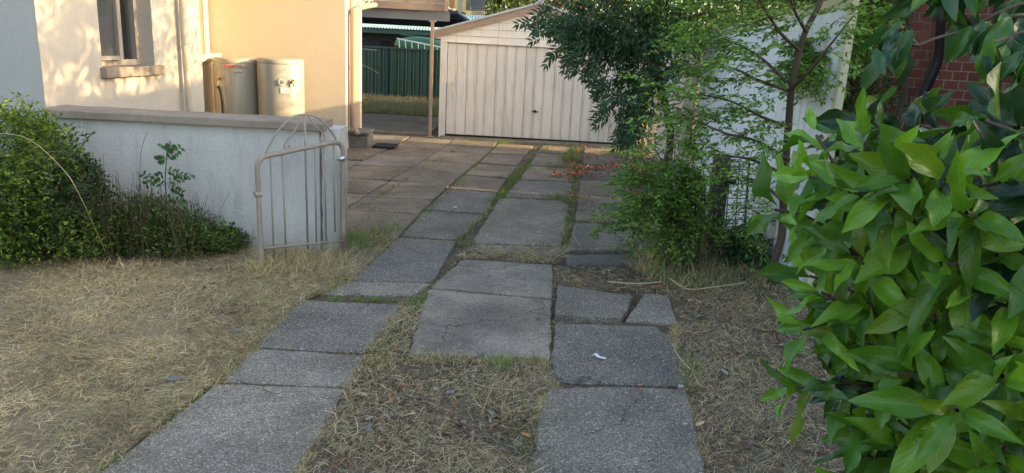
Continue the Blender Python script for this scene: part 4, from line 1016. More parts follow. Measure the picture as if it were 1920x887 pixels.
# dead leaves and grit: the countless small ones
DL = (np.array([(0, 0, 0), (-.36, .3, .10), (0, .33, 0), (.36, .3, .12), (-.3, .66, .08), (0, .68, .02), (.32, .66, .12), (0, 1, .14)], float), LEAF8[1])
def litter(name, label, X, Y, z, l0, l1, cols):
    n = len(X); th = rng.uniform(0, 6.28, n)
    D = np.stack([np.cos(th), np.sin(th), rng.normal(0, .2, n)], 1); nn = np.stack([rng.normal(0, .35, n), rng.normal(0, .35, n), np.ones(n)], 1)
    L = rng.uniform(l0, l1, n); mass(name, np.stack([X, Y, z+rng.uniform(.004, .022, n)], 1), D, nn, L, L*rng.uniform(.4, .8, n), palette(n, cols, .25), DL, M_dead, None, 'stuff', label)
BR = [(.16, .08, .04), (.26, .13, .06), (.20, .15, .10), (.09, .06, .045), (.3, .25, .18), (.13, .07, .06), (.2, .165, .13)]
X, Y = scatter(mid_poly, 900, lambda X, Y: np.clip(vnoise(X, Y, 3.3, 6)*1.6+.5, 0, 1)); litter('leaf_litter', 'brown and grey fallen leaves in the middle strip', X, Y, 0.0, .02, .05, BR)
X, Y = scatter(right_poly, 600, lambda X, Y: np.clip(vnoise(X, Y, 3.3, 6)*1.6+.5, 0, 1)); litter('leaf_litter', 'brown fallen leaves on the ground left of the laurel', X, Y, 0.0, .02, .05, BR)
X, Y = scatter(gap_poly, 330); litter('leaf_litter', 'brown leaf bits in the gap between slabs', X, Y, 0.0, .02, .05, BR)
X, Y = scatter(lawn_poly, 10); litter('leaf_litter', 'odd fallen leaves on the dry lawn', X, Y, 0.004, .02, .045, BR)
X, Y = scatter(gpoly([(1040, 345), (1220, 345), (1215, 270), (1060, 275)]), 260, lambda X, Y: np.clip(vnoise(X, Y, 2.5, 2)*2+.5, 0, 1))
litter('leaf_litter', 'reddish fallen leaves on the far right slabs', X, Y, 0.03, .025, .055, [(.36, .13, .06), (.42, .18, .08), (.3, .12, .08), (.22, .1, .06)])
X, Y = scatter(gpoly([(1035, 336), (1225, 330), (1230, 312), (1040, 316)]), 1500, lambda X, Y: np.clip(vnoise(X, Y, 2.5, 2)*1.8+.6, 0, 1))
litter('leaf_litter', 'orange drift of fallen leaves across the far slabs', X, Y, 0.03, .03, .06, [(.58, .22, .08), (.48, .16, .07), (.36, .13, .07), (.62, .30, .14)])
for pl_, d_, lb_2 in (([(1040, 392), (1215, 398), (1212, 380), (1050, 374)], 420, 'thin band of red brown leaves on the far right slabs by the shrub'), ([(1180, 430), (1250, 440), (1235, 290), (1175, 285)], 420, 'red brown leaves along the foot of the stained fence'), ([(1052, 375), (1082, 375), (1090, 290), (1062, 290)], 380, 'red brown leaves in the far middle joint')):
    X, Y = scatter(gpoly(pl_), d_, lambda X, Y: np.clip(vnoise(X, Y, 3.5, 5)*1.8+.55, 0, 1)); litter('leaf_litter', lb_2, X, Y, .026, .025, .05, [(.40, .15, .08), (.30, .11, .08), (.45, .2, .1)])
X, Y = scatter(gpoly([(560, 930), (1340, 930), (1210, 480), (750, 440), (470, 660)]), 420); X2, Y2 = X, Y; litter('grit', 'tiny bark and seed bits scattered on the slabs', X, Y, .020, .003, .012, BR+[(.4, .38, .33)])
# single fallen things one can point at
def one_leaf(px, py, L, col, label, name='fallen_leaf', cat='leaf', yaw=None, z=.03, wide=.6):
    p = G(px, py); yaw = random.uniform(0, 6.28) if yaw is None else yaw
    t = thing(name, label, cat, (p.x, p.y, z))
    me_P = [(p.x-math.cos(yaw)*L/2, p.y-math.sin(yaw)*L/2, z)]
    mass('blade', me_P, [(math.cos(yaw), math.sin(yaw), .05)], [(.1, .1, 1)], L, L*wide, [col], DL, M_dead, t)
    obj('stem', tube([(me_P[0][0], me_P[0][1], z), (me_P[0][0]-math.cos(yaw)*L*.35, me_P[0][1]-math.sin(yaw)*L*.35, z+.004)], .0009, 4), M_twig, t); return t
one_leaf(1312, 804, .058, (.62, .42, .22), 'yellow tan fallen leaf beside the right slab near the front edge', yaw=.6, z=.02)
one_leaf(1357, 706, .062, (.34, .32, .29), 'pale grey fallen leaf on the brown grass left of the laurel', yaw=1.9, z=.02)
one_leaf(1278, 742, .055, (.20, .10, .06), 'dark brown leaf on the right edge of the near slab', yaw=.2)
one_leaf(1258, 698, .045, (.17, .09, .08), 'dark red brown leaf on the near right slab corner', yaw=.9)
one_leaf(985, 825, .045, (.60, .27, .09), 'orange fallen leaf in the middle strip beside the right wheel track', yaw=2.6, z=.02)
one_leaf(757, 731, .05, (.48, .26, .12), 'light orange leaf lying in the straw at the upper middle strip', yaw=.1, z=.022)
one_leaf(1200, 733, .03, (.6, .28, .1), 'small orange leaf on the joint of the right slabs', yaw=.1)
one_leaf(448, 667, .05, (.34, .15, .07), 'brown leaf at the lawn edge beside the slab joint', yaw=.2, z=.03)
one_leaf(252, 816, .05, (.5, .2, .07), 'rust coloured leaf on the lawn edge near the bottom left', yaw=.9, z=.03)
one_leaf(1228, 548, .075, (.52, .22, .09), 'orange leaf in the soil behind the broken slab piece', yaw=.3, z=.03)
def chip(px, py, size, col, name, label, cat, z, seed, elong=1.0, yaw=0.0, wedge=False):
    p = G(px, py); r_ = random.Random(seed); n = 9; out = []
    if wedge: out = [(-.5, .12), (-.38, .3), (-.1, -.02), (.4, -.16), (.5, -.02), (.42, .06), (.05, .12), (-.12, .4), (-.3, .52)]; out = [(a*size, b*size) for a, b in out]
    else:
        for k in range(n):
            a_ = 2*math.pi*k/n; rr = size*.5*r_.uniform(.55, 1.1); out.append((rr*math.cos(a_)*elong, rr*math.sin(a_)))
    if wedge: out = out[::-1] if False else out
    n = len(out); cs, sn = math.cos(yaw), math.sin(yaw); V = []
    for zz in (z, z+.004):
        for a_, b_ in out: V.append((p.x+a_*cs-b_*sn, p.y+a_*sn+b_*cs, zz+r_.uniform(0, .003)))
    o = obj(name, (V, [tuple(range(n))[::-1], tuple(range(n, 2*n))]+[(i, (i+1) % n, n+(i+1) % n, n+i) for i in range(n)]), col)
    return tag(o, label, cat)
M_paperw = paint('white_paper', (0.72, 0.75, 0.78), 0.05, 0.6, 30, 0.2); M_slate = paint('bluish_bark', (0.17, 0.17, 0.175), 0.15, 0.6, 80, 0.3); M_pebble = paint('pebble', (0.4, 0.38, 0.35), 0.2, 0.8, 80, 0.3)
chip(1122, 681, .078, M_paperw, 'paper_scrap', 'bent white paper scrap lying on the near right slab', 'litter', .031, 3, wedge=True, yaw=-.25)
chip(690, 814, .07, M_slate, 'bark_flake', 'bluish curled flake in the middle strip near the left slab', 'bark', .022, 4, 1.5, -.7, wedge=True)
chip(869, 801, .03, M_slate, 'bark_flake', 'small bluish flake in the middle strip straw', 'bark', .02, 5)
chip(325, 724, .055, M_slate, 'bark_flake', 'grey flake on the lawn left of the cracked slab', 'bark', .035, 6, 1.3)
chip(448, 632, .05, M_slate, 'bark_flake', 'grey flake at the lawn edge above the slab joint', 'bark', .035, 7, 1.4)
chip(843, 744, .04, M_slate, 'bark_flake', 'bluish flake just below the broad middle slab', 'bark', .02, 8, 1.4)
chip(1275, 736, .035, M_pebble, 'pebble', 'pale pebble at the right end of the slab joint', 'pebble', .03, 9); chip(1283, 808, .022, M_pebble, 'pebble', 'small white pebble at the right edge of the front slab', 'pebble', .03, 10)
chip(1010, 441, .04, M_pebble, 'pebble', 'grey pebble on the long middle slab', 'pebble', .024, 11); chip(853, 394, .045, M_paperw, 'pebble', 'white pebble on the left wheel track', 'pebble', .026, 12)
blk = G(656, 396); 
def stalk(name, label, pts, r, mat, cat='twig'):
    o = obj(name, tube(curve(pts, 5), r, 5), mat, smooth=True); return tag(o, label, cat)
M_straws = paint('pale_stalk', (0.46, 0.38, 0.22), 0.15, 0.7)
def gz(x, y, z): return G(x, y, z)
stalk('dry_stalk', 'straight dry stalk rising from the middle strip straw', [gz(902, 778, .02), gz(925, 720, .05), AY(946, 668, G(905, 778).y-.02)], .0022, M_straws)
stalk('dry_stalk', 'dry stalk lying across the straw below the middle slab', [gz(866, 712, .02), gz(920, 727, .035), gz(975, 733, .02)], .002, M_straws)
stalk('dry_stalk', 'bent dry stalk beside the right edge of the near right slab', [gz(1262, 644, .04), gz(1272, 668, .05), gz(1296, 694, .03)], .003, M_straws)
stalk('dry_stalk', 'dry stalk hanging over the slab edge near the clipped corner', [gz(1300, 700, .03), gz(1312, 722, .04), gz(1330, 728, .02)], .002, M_straws)
stalk('long_dry_stem', 'long dry stem lying in front of the arching shrub foot', [gz(1255, 522, .10), gz(1290, 542, .06), gz(1340, 538, .08), gz(1400, 530, .10)], .004, M_straws)
stalk('long_dry_stem', 'bare stick lying on the soil gap beyond the broken slabs', [gz(1140, 528, .05), gz(1190, 532, .05), gz(1240, 529, .05)], .006, M_straws)
stalk('dry_stalk', 'bare tendril lying on the far right slab', [gz(1082, 418, .03), gz(1075, 440, .04), gz(1090, 462, .03)], .003, M_straws)

# ================================================================== TREES AND SHRUBS
DG = [(0.035, 0.085, 0.035), (0.05, 0.11, 0.04), (0.03, 0.07, 0.035), (0.06, 0.13, 0.05)]
MG = [(0.06, 0.14, 0.025), (0.08, 0.18, 0.03), (0.05, 0.11, 0.025), (0.10, 0.21, 0.04)]
LG = [(0.14, 0.27, 0.03), (0.18, 0.32, 0.04), (0.11, 0.22, 0.03)]
def plant(name, label, cat, base, group=None): return thing(name, label, cat, (base[0], base[1], 0), group)

# small tree with thin leafy sprays before the white sheet wall
tb = G(1448, 532)
tree = plant('small_tree', 'small tree with slanting dark trunk and light leafy sprays before the sheet wall', 'tree', tb)
TY = 4.95
tpts = [tb-Vector((0, 0, .05)), AY(1452, 490, TY), AY(1466, 440, TY), AY(1470, 350, TY), AY(1478, 240, TY-.05), AY(1484, 170, TY-.1), AY(1498, 100, TY-.1), AY(1512, 55, TY-.1), AY(1540, 0, TY-.1), AY(1565, -90, TY-.1), AY(1560, -260, TY)]
obj('trunk', tube(curve(tpts, 4), [0.030*(1-0.014*i) for i in range(len(curve(tpts, 4)))], 10), M_bark, tree, smooth=True)
lv = Leaves(); tw = []
branches = [[(1484, 165), (1440, 120), (1400, 92), (1350, 70)], [(1478, 170), (1420, 150), (1380, 130), (1320, 118)], [(1500, 95), (1462, 60), (1425, 0), (1400, -60)], [(1512, 60), (1490, 20), (1478, -20)],
            [(1482, 240), (1430, 220), (1370, 190), (1300, 175)], [(1480, 300), (1420, 265), (1360, 250), (1280, 215)], [(1476, 330), (1410, 300), (1340, 290)], [(1480, 170), (1520, 130), (1560, 80), (1600, 30)], [(1472, 380), (1420, 340), (1360, 330)]]
bt_ = []
for bi, b_ in enumerate(branches):
    yy = TY-.1-.12*(bi % 4); pts = [AY(x, y, TY-.1-(TY-.1-yy)*min(1, i/1.5)) for i, (x, y) in enumerate(b_)]; cpts = curve(pts, 4)
    bt_.append(tube(cpts, [0.013*(1-.75*i/len(cpts)) for i in range(len(cpts))], 5, False))
    for k in range(2, len(cpts)):
        for s_ in range(1 if bi % 2 else 2):
            sd_ = random.choice((-1, 1))
            d = Vector((-1 if bi != 7 else .7, random.gauss(0, .7), random.gauss(-.05, .35)))
            spray(lv, tw, cpts[k], d, random.uniform(.14, .34), .044, .019, .55, .5, .10, .0016, 1)
obj('branches', join(*bt_), M_bark, tree, smooth=True)
for _ in range(20):
    x, y = random.uniform(1265, 1480), random.uniform(50, 280)
    if y > 330 and x < 1400: continue
    spray(lv, tw, AY(x+30, y-10, random.uniform(4.5, 4.95)), Vector((-1, random.gauss(0, .5), random.gauss(-.1, .2))), random.uniform(.25, .5), .044, .021, .55, .5, .1, .0016, 2)
for _ in range(30):
    x, y = random.uniform(1250, 1600), random.uniform(-70, 40)
    spray(lv, tw, AY(x+30, y, random.uniform(4.6, 5.6)), Vector((-.8, random.gauss(0, .5), random.gauss(-.2, .2))), random.uniform(.25, .5), .046, .021, .55, .5, .1, .0016, 1)
fill(lv, Vector((1.65, 5.75, 2.95)), (1.05, 1.2, .85), 4600, .085, .042, .45, .2, keep=lambda q: mnoise.noise(q*3.1+Vector((4, 1, 2))) > -.10)  # upper crown above the view, added to dapple the window wall
fill(lv, Vector((1.9, 5.2, 2.55)), (.8, .95, .4), 1300, .085, .042, .45, .2, keep=lambda q: mnoise.noise(q*3.1+Vector((4, 1, 2))) > -.08)
for k in range(5):
    e_ = Vector((1.65+random.uniform(-.7, .7), 5.75+random.uniform(-.9, .9), 3.1)); bt2 = curve([tpts[-3], (tpts[-3]+e_)/2+Vector((0, 0, .2)), e_], 4)
    obj('limb', tube(bt2, [.016*(1-.7*i/len(bt2)) for i in range(len(bt2))], 6), M_bark, tree, smooth=True)
for _ in range(9):
    spray(lv, tw, AY(random.uniform(1400, 1530), random.uniform(20, 320), random.uniform(4.5, 4.8)), Vector((random.gauss(-.6, .6), random.gauss(-.3, .4), random.gauss(-.1, .2))), random.uniform(.2, .4), .044, .021, .55, .5, .1, .0016, 1)
lv.build('crown', [(.13, .25, .045), (.17, .32, .055), (.10, .19, .04), (.22, .38, .07)], M_leaf, tree, LEAF4)
obj('twigs', join(*tw), M_twig, tree, kind='stuff')

# arching shrub at the right edge of the driveway
sb_ = G(1290, 502)
shr = plant('arching_shrub', 'bright green arching shrub spilling over the right slabs in front of the gates', 'shrub', sb_)
lv = Leaves(); tw = []; stems = []
for k in range(42):
    tx, ty = (random.uniform(1180, 1312) if k % 8 else random.uniform(1400, 1450)), random.uniform(240, 470)
    if tx > 1320: ty = random.uniform(400, 480)
    if tx < 1240 and ty < 300: ty += 90
    Yt = sb_.y+random.uniform(-.45, .25); tip = AY(tx, ty, Yt); b_ = sb_+Vector((random.gauss(0, .12), random.gauss(0, .1), 0))
    mid = b_.lerp(tip, .5)+Vector((0, 0, .18+.15*random.random()))
    cp_ = curve([b_, mid, tip], 8); stems.append(tube(cp_, [.006*(1-.8*i/len(cp_)) for i in range(len(cp_))], 4, False))
    for i in range(4, len(cp_)):
        d = (cp_[i]-cp_[i-1]).normalized()+Vector((random.gauss(0, .7), random.gauss(0, .7), random.gauss(-.1, .3)))
        spray(lv, tw, cp_[i], d, random.uniform(.10, .24), .034, .018, .6, .5, .15, .0012, 1)
for k in range(14):
    x, y = random.uniform(1150, 1240), random.uniform(290, 430)
    spray(lv, tw, AY(x+30, y, sb_.y+random.uniform(-.3, .1)), Vector((-1, random.gauss(0, .4), random.gauss(-.1, .15))), .32, .036, .019, .55, .5, .12, .0012, 2)
for pxs in ([(1262, 345), (1240, 300), (1215, 262), (1190, 240)], [(1260, 340), (1225, 310), (1200, 305)]):
    cp_ = curve([AY(x, y, 5.6) for x, y in pxs], 4); stems.append(tube(cp_, .006, 4, False))
    for c_ in cp_[2:]: spray(lv, tw, c_, Vector((random.gauss(0, 1), random.gauss(0, .5), .3)), .14, .04, .022, .6, .5, .1, .0012, 0)
fill(lv, sb_+Vector((-.03, .1, .18)), (.26, .26, .24), 800, .034, .018, .4)
lv.build('foliage', [(.10, .22, .04), (.14, .29, .045), (.08, .16, .035), (.19, .35, .06), (.18, .32, .05)], M_leaf, shr, LEAF4); obj('stems', join(*stems), M_twig, shr, kind='stuff'); obj('twigs', join(*tw), M_twig, shr, kind='stuff')
# low dark plants at the foot of the sheet wall
lv = Leaves(); under = plant('ground_creeper', 'dark low creeper at the foot of the tree and timber post', 'plant', G(1420, 505))
for (x, y, r_, n) in ((1400, 505, .22, 1500), (1480, 500, .28, 1800), (1560, 500, .35, 1800), (1640, 520, .4, 1500)):
    p = G(x, y); fill(lv, p+Vector((0, .15, .10)), (r_, .22, .17), n, .04, .022, .4)
lv.build('foliage', DG+MG[2:3], M_leaf, under, LEAF4)

# vine mass hanging over the garage door
wis = plant('hanging_vine', 'dark green vine mass with narrow leaflets hanging in front of the garage', 'vine', (1.55, 8.2))
lv = Leaves(); lv2 = Leaves(); tw = []
VY = 7.6
def blob(x, y, Y, rx, ry, rz, n, L=lv, ll=.075, lw_=.024, sh=.35): fill(L, AY(x, y, Y), (rx, ry, rz), n, ll, lw_, sh, .5)
blob(1120, 55, VY, .42, .6, .34, 1800); blob(1205, 70, VY, .55, .6, .45, 2600); blob(1195, 165, VY, .26, .4, .42, 1300); blob(1185, 235, VY, .16, .25, .22, 420)
blob(1060, 45, VY-.2, .28, .35, .16, 420); blob(1290, 30, VY, .6, .6, .35, 1800, lv2, .06, .024)
blob(1150, -60, VY, .9, .8, .5, 1300); blob(1180, -230, VY-.4, .9, .9, .8, 700, lv, .085, .03, .5); blob(1260, -330, VY-.9, .8, .8, .6, 450, lv, .085, .03, .5)  # lumps above the view are added to dapple the window wall
def pinnate(L, p, d, n=5, ll=.085, lw_=.024):
    p = Vector(p); d = Vector(d).normalized(); side = d.cross(Vector((0, -1, .3))).normalized()
    for k in range(n):
        p = p+d*ll*.42; d = (d+Vector((0, 0, -.10))).normalized()
        for s_ in (-1, 1): L.add(p, (d*.75+side*s_*.75+R3(.1)).normalized(), Vector((R3(.3).x, -1, .5)), ll*random.uniform(.8, 1.15), lw_)
    L.add(p, d, Vector((0, -1, .4)), ll, lw_)
for (x, y) in [(1095, 45), (1060, 30), (1080, 65), (1100, 85), (1075, 50), (1105, 110), (1120, 125), (1090, 95), (1150, 150), (1140, 175), (1150, 195), (1165, 215), (1135, 150), (1040, 25), (1110, 130), (1180, 250), (1155, 170), (1125, 100), (1170, 180), (1200, 235), (1260, 140), (1240, 160), (1280, 130), (1030, 45), (1220, 200), (1300, 120)]:
    for r_ in range(3):
        q_ = AY(x+random.gauss(0, 12), y+random.gauss(0, 8), VY-random.uniform(.1, .6)); pinnate(lv, q_, (random.gauss(-.9, .3), random.gauss(-.1, .3), random.gauss(-.35, .35)), random.randint(3, 6))
for pxs in ([(1290, 140), (1230, 90), (1150, 60), (1060, 40), (1000, 38)], [(1250, 120), (1180, 110), (1120, 105), (1040, 96)], [(1220, 80), (1200, 150), (1190, 230), (1185, 262)], [(1370, 20), (1300, 30), (1240, 60), (1180, 100)], [(1210, 20), (1170, 60), (1120, 80)]):
    cp_ = curve([AY(x, y, VY-.2) for x, y in pxs], 4); tw.append(tube(cp_, [.012*(1-.7*i/len(cp_)) for i in range(len(cp_))], 5, False))
    for c_ in cp_[6:]: pinnate(lv, c_, (random.gauss(-.8, .4), random.gauss(-.2, .3), random.gauss(-.5, .3)), 4)
vb = Vector((1.62, 8.3, 0)); stv = curve([vb, vb+Vector((.05, -.1, .7)), AY(1215, 60, VY), AY(1230, -150, VY)], 5)
obj('stem', tube(stv, [.05*(1-.6*i/len(stv)) for i in range(len(stv))], 8), M_bark, wis, smooth=True)
lv.build('foliage', [(.032, .075, .036), (.04, .09, .04), (.026, .06, .03), (.045, .105, .042), (.06, .12, .04)], M_leaf, wis, LEAF4)
lv2.build('pale_foliage', MG+LG, M_leaf, wis, LEAF4); obj('twigs', join(*tw), M_twig, wis, kind='stuff')

# dark hedge behind the tree, between fence and brick house
hed = plant('dark_hedge', 'tall dark hedge between the sheet wall and the brick house', 'hedge', (2.95, 6.4))
lv = Leaves(); lv2 = Leaves(); tw = []
for (x, y, Y_, r, n) in ((1570, 60, 6.3, (.46, .4, .55), 3200), (1570, 200, 6.4, (.45, .4, .5), 3000), (1560, 330, 6.3, (.45, .4, .5), 1800), (1600, 20, 6.2, (.42, .4, .30), 1500), (1680, -30, 6.1, (.35, .4, .16), 600), (1600, -110, 6.5, (.8, .5, .45), 1600), (1630, 430, 6.3, (.5, .4, .5), 1500)):
    fill(lv, AY(x, y, Y_), r, n, .055, .024, .3, .3)
for (x, y, Y_, r, n) in ((1400, 0, 7.6, (.9, .5, .35), 1700), (1330, 35, 8.6, (.6, .5, .5), 1300), (1480, -30, 7.4, (.7, .5, .4), 1200)):
    fill(lv, AY(x, y, Y_), r, n, .05, .022, .35, .3)
for _ in range(150):
    t_ = random.random(); x = 1500+170*random.random(); y = 135-(x-1500)*.55+random.gauss(0, 22)
    spray(lv2, tw, AY(x+25, y-12, random.uniform(5.15, 5.7)), Vector((-1, random.gauss(0, .4), random.gauss(-.45, .15))), .3, .05, .02, .45, .4, .15, .0012, 1)
obj('trunk', tube([(2.95, 6.4, 0), (2.9, 6.4, 1.2), (2.95, 6.45, 2.2)], .05, 8), M_bark, hed); obj('trunk', tube([(3.2, 6.5, 0), (3.25, 6.45, 1.2), (3.1, 6.45, 2.3)], .045, 8), M_bark, hed)
lv.build('foliage', [(.05, .095, .026), (.065, .12, .03), (.08, .15, .03), (.05, .08, .03)], M_leaf, hed, LEAF4)
lv2.build('pale_foliage', LG+MG[3:], M_leaf, hed, LEAF4); obj('twigs', join(*tw), M_twig, hed, kind='stuff')

# shrubs on the left
ls = plant('broad_shrub', 'dense yellow green shrub in front of the shade-grey house wall at the left', 'shrub', (-3.3, 4.75))
lv = Leaves(); lv2 = Leaves()
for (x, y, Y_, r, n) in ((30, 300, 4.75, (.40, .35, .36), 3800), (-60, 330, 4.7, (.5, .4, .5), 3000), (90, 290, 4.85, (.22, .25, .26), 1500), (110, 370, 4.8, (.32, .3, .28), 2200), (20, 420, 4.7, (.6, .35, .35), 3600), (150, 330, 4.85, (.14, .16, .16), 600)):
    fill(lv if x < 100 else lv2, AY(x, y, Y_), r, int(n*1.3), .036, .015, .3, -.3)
for _ in range(60):
    x, y = random.uniform(-20, 190), random.uniform(200, 330); 
    if y < 200+max(0, (x-30))*.85: continue
    q_ = AY(x, y+12, 4.7)
    for k in range(14): lv.add(q_+Vector((random.gauss(0, .006), random.gauss(0, .006), k*.006)), (random.gauss(0, .5), random.gauss(0, .5), .9), (random.gauss(0, 1), random.gauss(0, 1), .3), .028, .009)
tw2 = []
for _ in range(150):
    x, y = random.uniform(-30, 185), random.uniform(205, 430)
    if y < 200+max(0, (x-40))*.9: continue
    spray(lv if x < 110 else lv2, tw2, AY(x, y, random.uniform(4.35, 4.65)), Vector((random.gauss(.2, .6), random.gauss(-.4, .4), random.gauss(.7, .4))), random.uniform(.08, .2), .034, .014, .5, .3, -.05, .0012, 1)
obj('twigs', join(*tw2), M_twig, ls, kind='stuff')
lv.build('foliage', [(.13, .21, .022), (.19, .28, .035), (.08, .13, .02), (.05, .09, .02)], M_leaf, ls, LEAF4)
lv2.build('shade_toned_foliage', [(.03, .06, .018), (.045, .085, .02), (.025, .05, .018)], M_leaf, ls, LEAF4)  # darker leaf colours put shade into this part of the shrub
for k in range(5): obj('stem', tube(curve([(-3.3+.04*k, 4.95, 0), (-3.35+.06*k, 4.95, .2), (-3.4+.08*k, 4.95, .4)], 3), .008, 6), M_bark, ls)
wd = plant('daisy_weeds', 'tangled low weeds with tiny pale flowers along the white wall', 'weeds', (-2.6, 5.0))
lv = Leaves(); fl_ = Leaves(); tw = []
for k in range(46):
    x = -40+465*k/45+random.uniform(-8, 8); h = .16+.24*max(0, 1-abs(x-280)/190)+(.16 if x < 200 else 0)+random.uniform(-.03, .06); p = G(x, random.uniform(470, 496)); 
    if x > 370: h *= .7
    fill(lv, p+Vector((0, .05, h*.5)), (.16, .14, h*.62), 620, .030, .012, .45, -.4)
    for j in range(9):
        q_ = p+Vector((random.gauss(0, .12), random.gauss(-.04, .08), 0)); tp_ = q_+Vector((random.gauss(0, .06), random.gauss(0, .05), h*random.uniform(.8, 1.5)))
        tw.append(tube([q_, (q_+tp_)/2+R3(.02), tp_], .0016, 3, False))
        if random.random() < .5:
            for a_ in range(5): fl_.add(tp_, (math.cos(a_*1.26), math.sin(a_*1.26), .3), (0, 0, 1), .0075, .006)
p = G(432, 470); fill(lv, p+Vector((0, .08, .10)), (.10, .10, .09), 500, .024, .016, .4, -.3)
lv.build('foliage', [(.07, .13, .025), (.10, .18, .03), (.05, .09, .02), (.12, .16, .04), (.11, .09, .05)], M_leaf, wd, LEAF4)
tw3 = []; lv3 = Leaves()
for _ in range(90):
    p = G(random.uniform(-20, 430), random.uniform(474, 500)); spray(lv3, tw3, p+Vector((0, 0, random.uniform(.05, .2))), Vector((random.gauss(0, .6), random.gauss(-.3, .4), random.gauss(.6, .3))), random.uniform(.1, .22), .028, .012, .6, .3, 0, .0012, 1)
lv3.build('straggling_sprays', [(.09, .17, .03), (.13, .22, .04)], M_leaf, wd, LEAF4)
fl_.build('flowers', [(.6, .52, .4), (.7, .62, .5), (.5, .38, .25)], M_dead, wd, LEAF4); obj('stalks', join(*tw), M_twig, wd, kind='stuff')
sp_ = plant('sapling', 'slender sapling with round leaves standing before the white wall', 'sapling', G(316, 478))
s0 = G(316, 478); st_ = [s0, AY(314, 400, 5.0), AY(310, 340, 5.0), AY(312, 300, 5.0), AY(314, 268, 5.0)]; cs_ = curve(st_, 5)
obj('stem', tube(cs_, [.006*(1-.7*i/len(cs_)) for i in range(len(cs_))], 6), M_bark, sp_, smooth=True)
lv = Leaves()
for (x0_, y0_, x1_, y1_) in ((310, 318, 345, 330), (311, 322, 276, 345), (312, 300, 338, 278), (312, 298, 296, 300), (311, 345, 358, 328), (311, 345, 340, 362), (310, 350, 270, 328), (313, 285, 322, 272), (310, 370, 345, 380), (313, 280, 305, 275)):
    a_, b_ = AY(x0_, y0_, 5.0), AY(x1_, y1_, 4.9+random.uniform(-.05, .12)); dd = b_-a_
    obj('leaf_stalk', tube([a_, (a_+b_)/2+Vector((0, 0, .01)), b_], .0016, 4, False), M_twig, sp_)
    for k in range(1, 6):
        p = a_.lerp(b_, k/5); sd_ = dd.cross(Vector((0, 1, .2))).normalized()
        for s_ in (-1, 1): lv.add(p, (dd.normalized()*.5+sd_*s_+R3(.2)).normalized(), Vector((random.gauss(0, .4), -.8, .8)), .040, .028)
lv.build('leaves', [(.05, .13, .04), (.06, .16, .045), (.045, .10, .035)], M_leaf, sp_, LEAF8)
stalk('long_dry_stem', 'pale arching dry stem in front of the broad shrub', [AY(-20, 249, 4.2), AY(50, 259, 4.2), AY(115, 314, 4.2), AY(150, 368, 4.2), G(205, 488)], .0022, M_straws)
stalk('dry_stalk', 'thin bare stem standing against the white wall left of the sapling', [G(262, 484), AY(262, 380, 5.1), AY(264, 290, 5.15), AY(276, 246, 5.15)], .0018, M_twig)
stalk('dry_stalk', 'thin bare stem leaning right of the sapling', [G(352, 484), AY(354, 400, 5.1), AY(349, 345, 5.1)], .0018, M_straws)

# far trees above the garage
def far_tree(x, y, Y, r, n, cols, label, ll=.16):
    c_ = AY(x, y, Y); t = plant('far_tree', label, 'tree', (c_.x, c_.y)); lv = Leaves(); fill(lv, c_, r, n, ll, ll*.5, .35, .3)
    for k in range(4):
        fill(lv, c_+Vector((random.uniform(-1, 1)*r[0], 0, random.uniform(-.3, .9)*r[2])), (r[0]*.5, r[1]*.5, r[2]*.5), n//5, ll, ll*.5, .35, .3)
    lv.build('crown', cols, M_leaf, t, LEAF4); obj('trunk', tube([(c_.x, c_.y, 0), (c_.x+.1, c_.y, c_.z*.6), (c_.x, c_.y, c_.z+r[2]*.3)], [.22, .16, .1], 8), M_bark, t)
far_tree(930, -10, 30, (1.8, 1.5, 1.5), 3400, [(.08, .13, .03), (.13, .17, .04), (.06, .10, .03)], 'sunlit olive green tree rising behind the garage roof left of the ridge')
far_tree(1090, -15, 27, (1.7, 1.4, 1.5), 3200, [(.13, .07, .07), (.10, .06, .055), (.08, .08, .045)], 'purplish brown tree behind the garage right of the ridge')
far_tree(1010, -30, 36, (2.4, 1.5, 1.6), 2600, [(.05, .08, .03), (.09, .12, .04)], 'dark distant tree behind the garage ridge')
far_tree(870, -30, 34, (1.9, 1.5, 2.2), 1800, [(.06, .10, .03), (.10, .14, .05)], 'distant tree behind the far house lattice')
far_tree(1230, 20, 24, (2.6, 1.6, 2.6), 3200, [(.05, .09, .03), (.07, .11, .03)], 'broad dark tree beyond the fence behind the vine')
far_tree(1420, 10, 20, (3.2, 1.8, 2.6), 3600, [(.05, .09, .03), (.07, .11, .03)], 'broad tree beyond the tall sheet wall')
far_tree(1620, 20, 18, (2.8, 1.8, 2.6), 3200, [(.04, .08, .025), (.06, .10, .03)], 'tree beyond the hedge and brick house')
far_tree(1490, -20, 11.9, (1.5, 1.1, 1.6), 3600, [(.05, .09, .03), (.07, .12, .03)], 'added bushy tree right of the garage, shading its front', .09)  # added tree, placed to keep the sun off the garage front
far_tree(760, -60, 40, (3.5, 1.8, 3.0), 1800, [(.06, .10, .03), (.10, .14, .05)], 'distant tree behind the verandah roof')

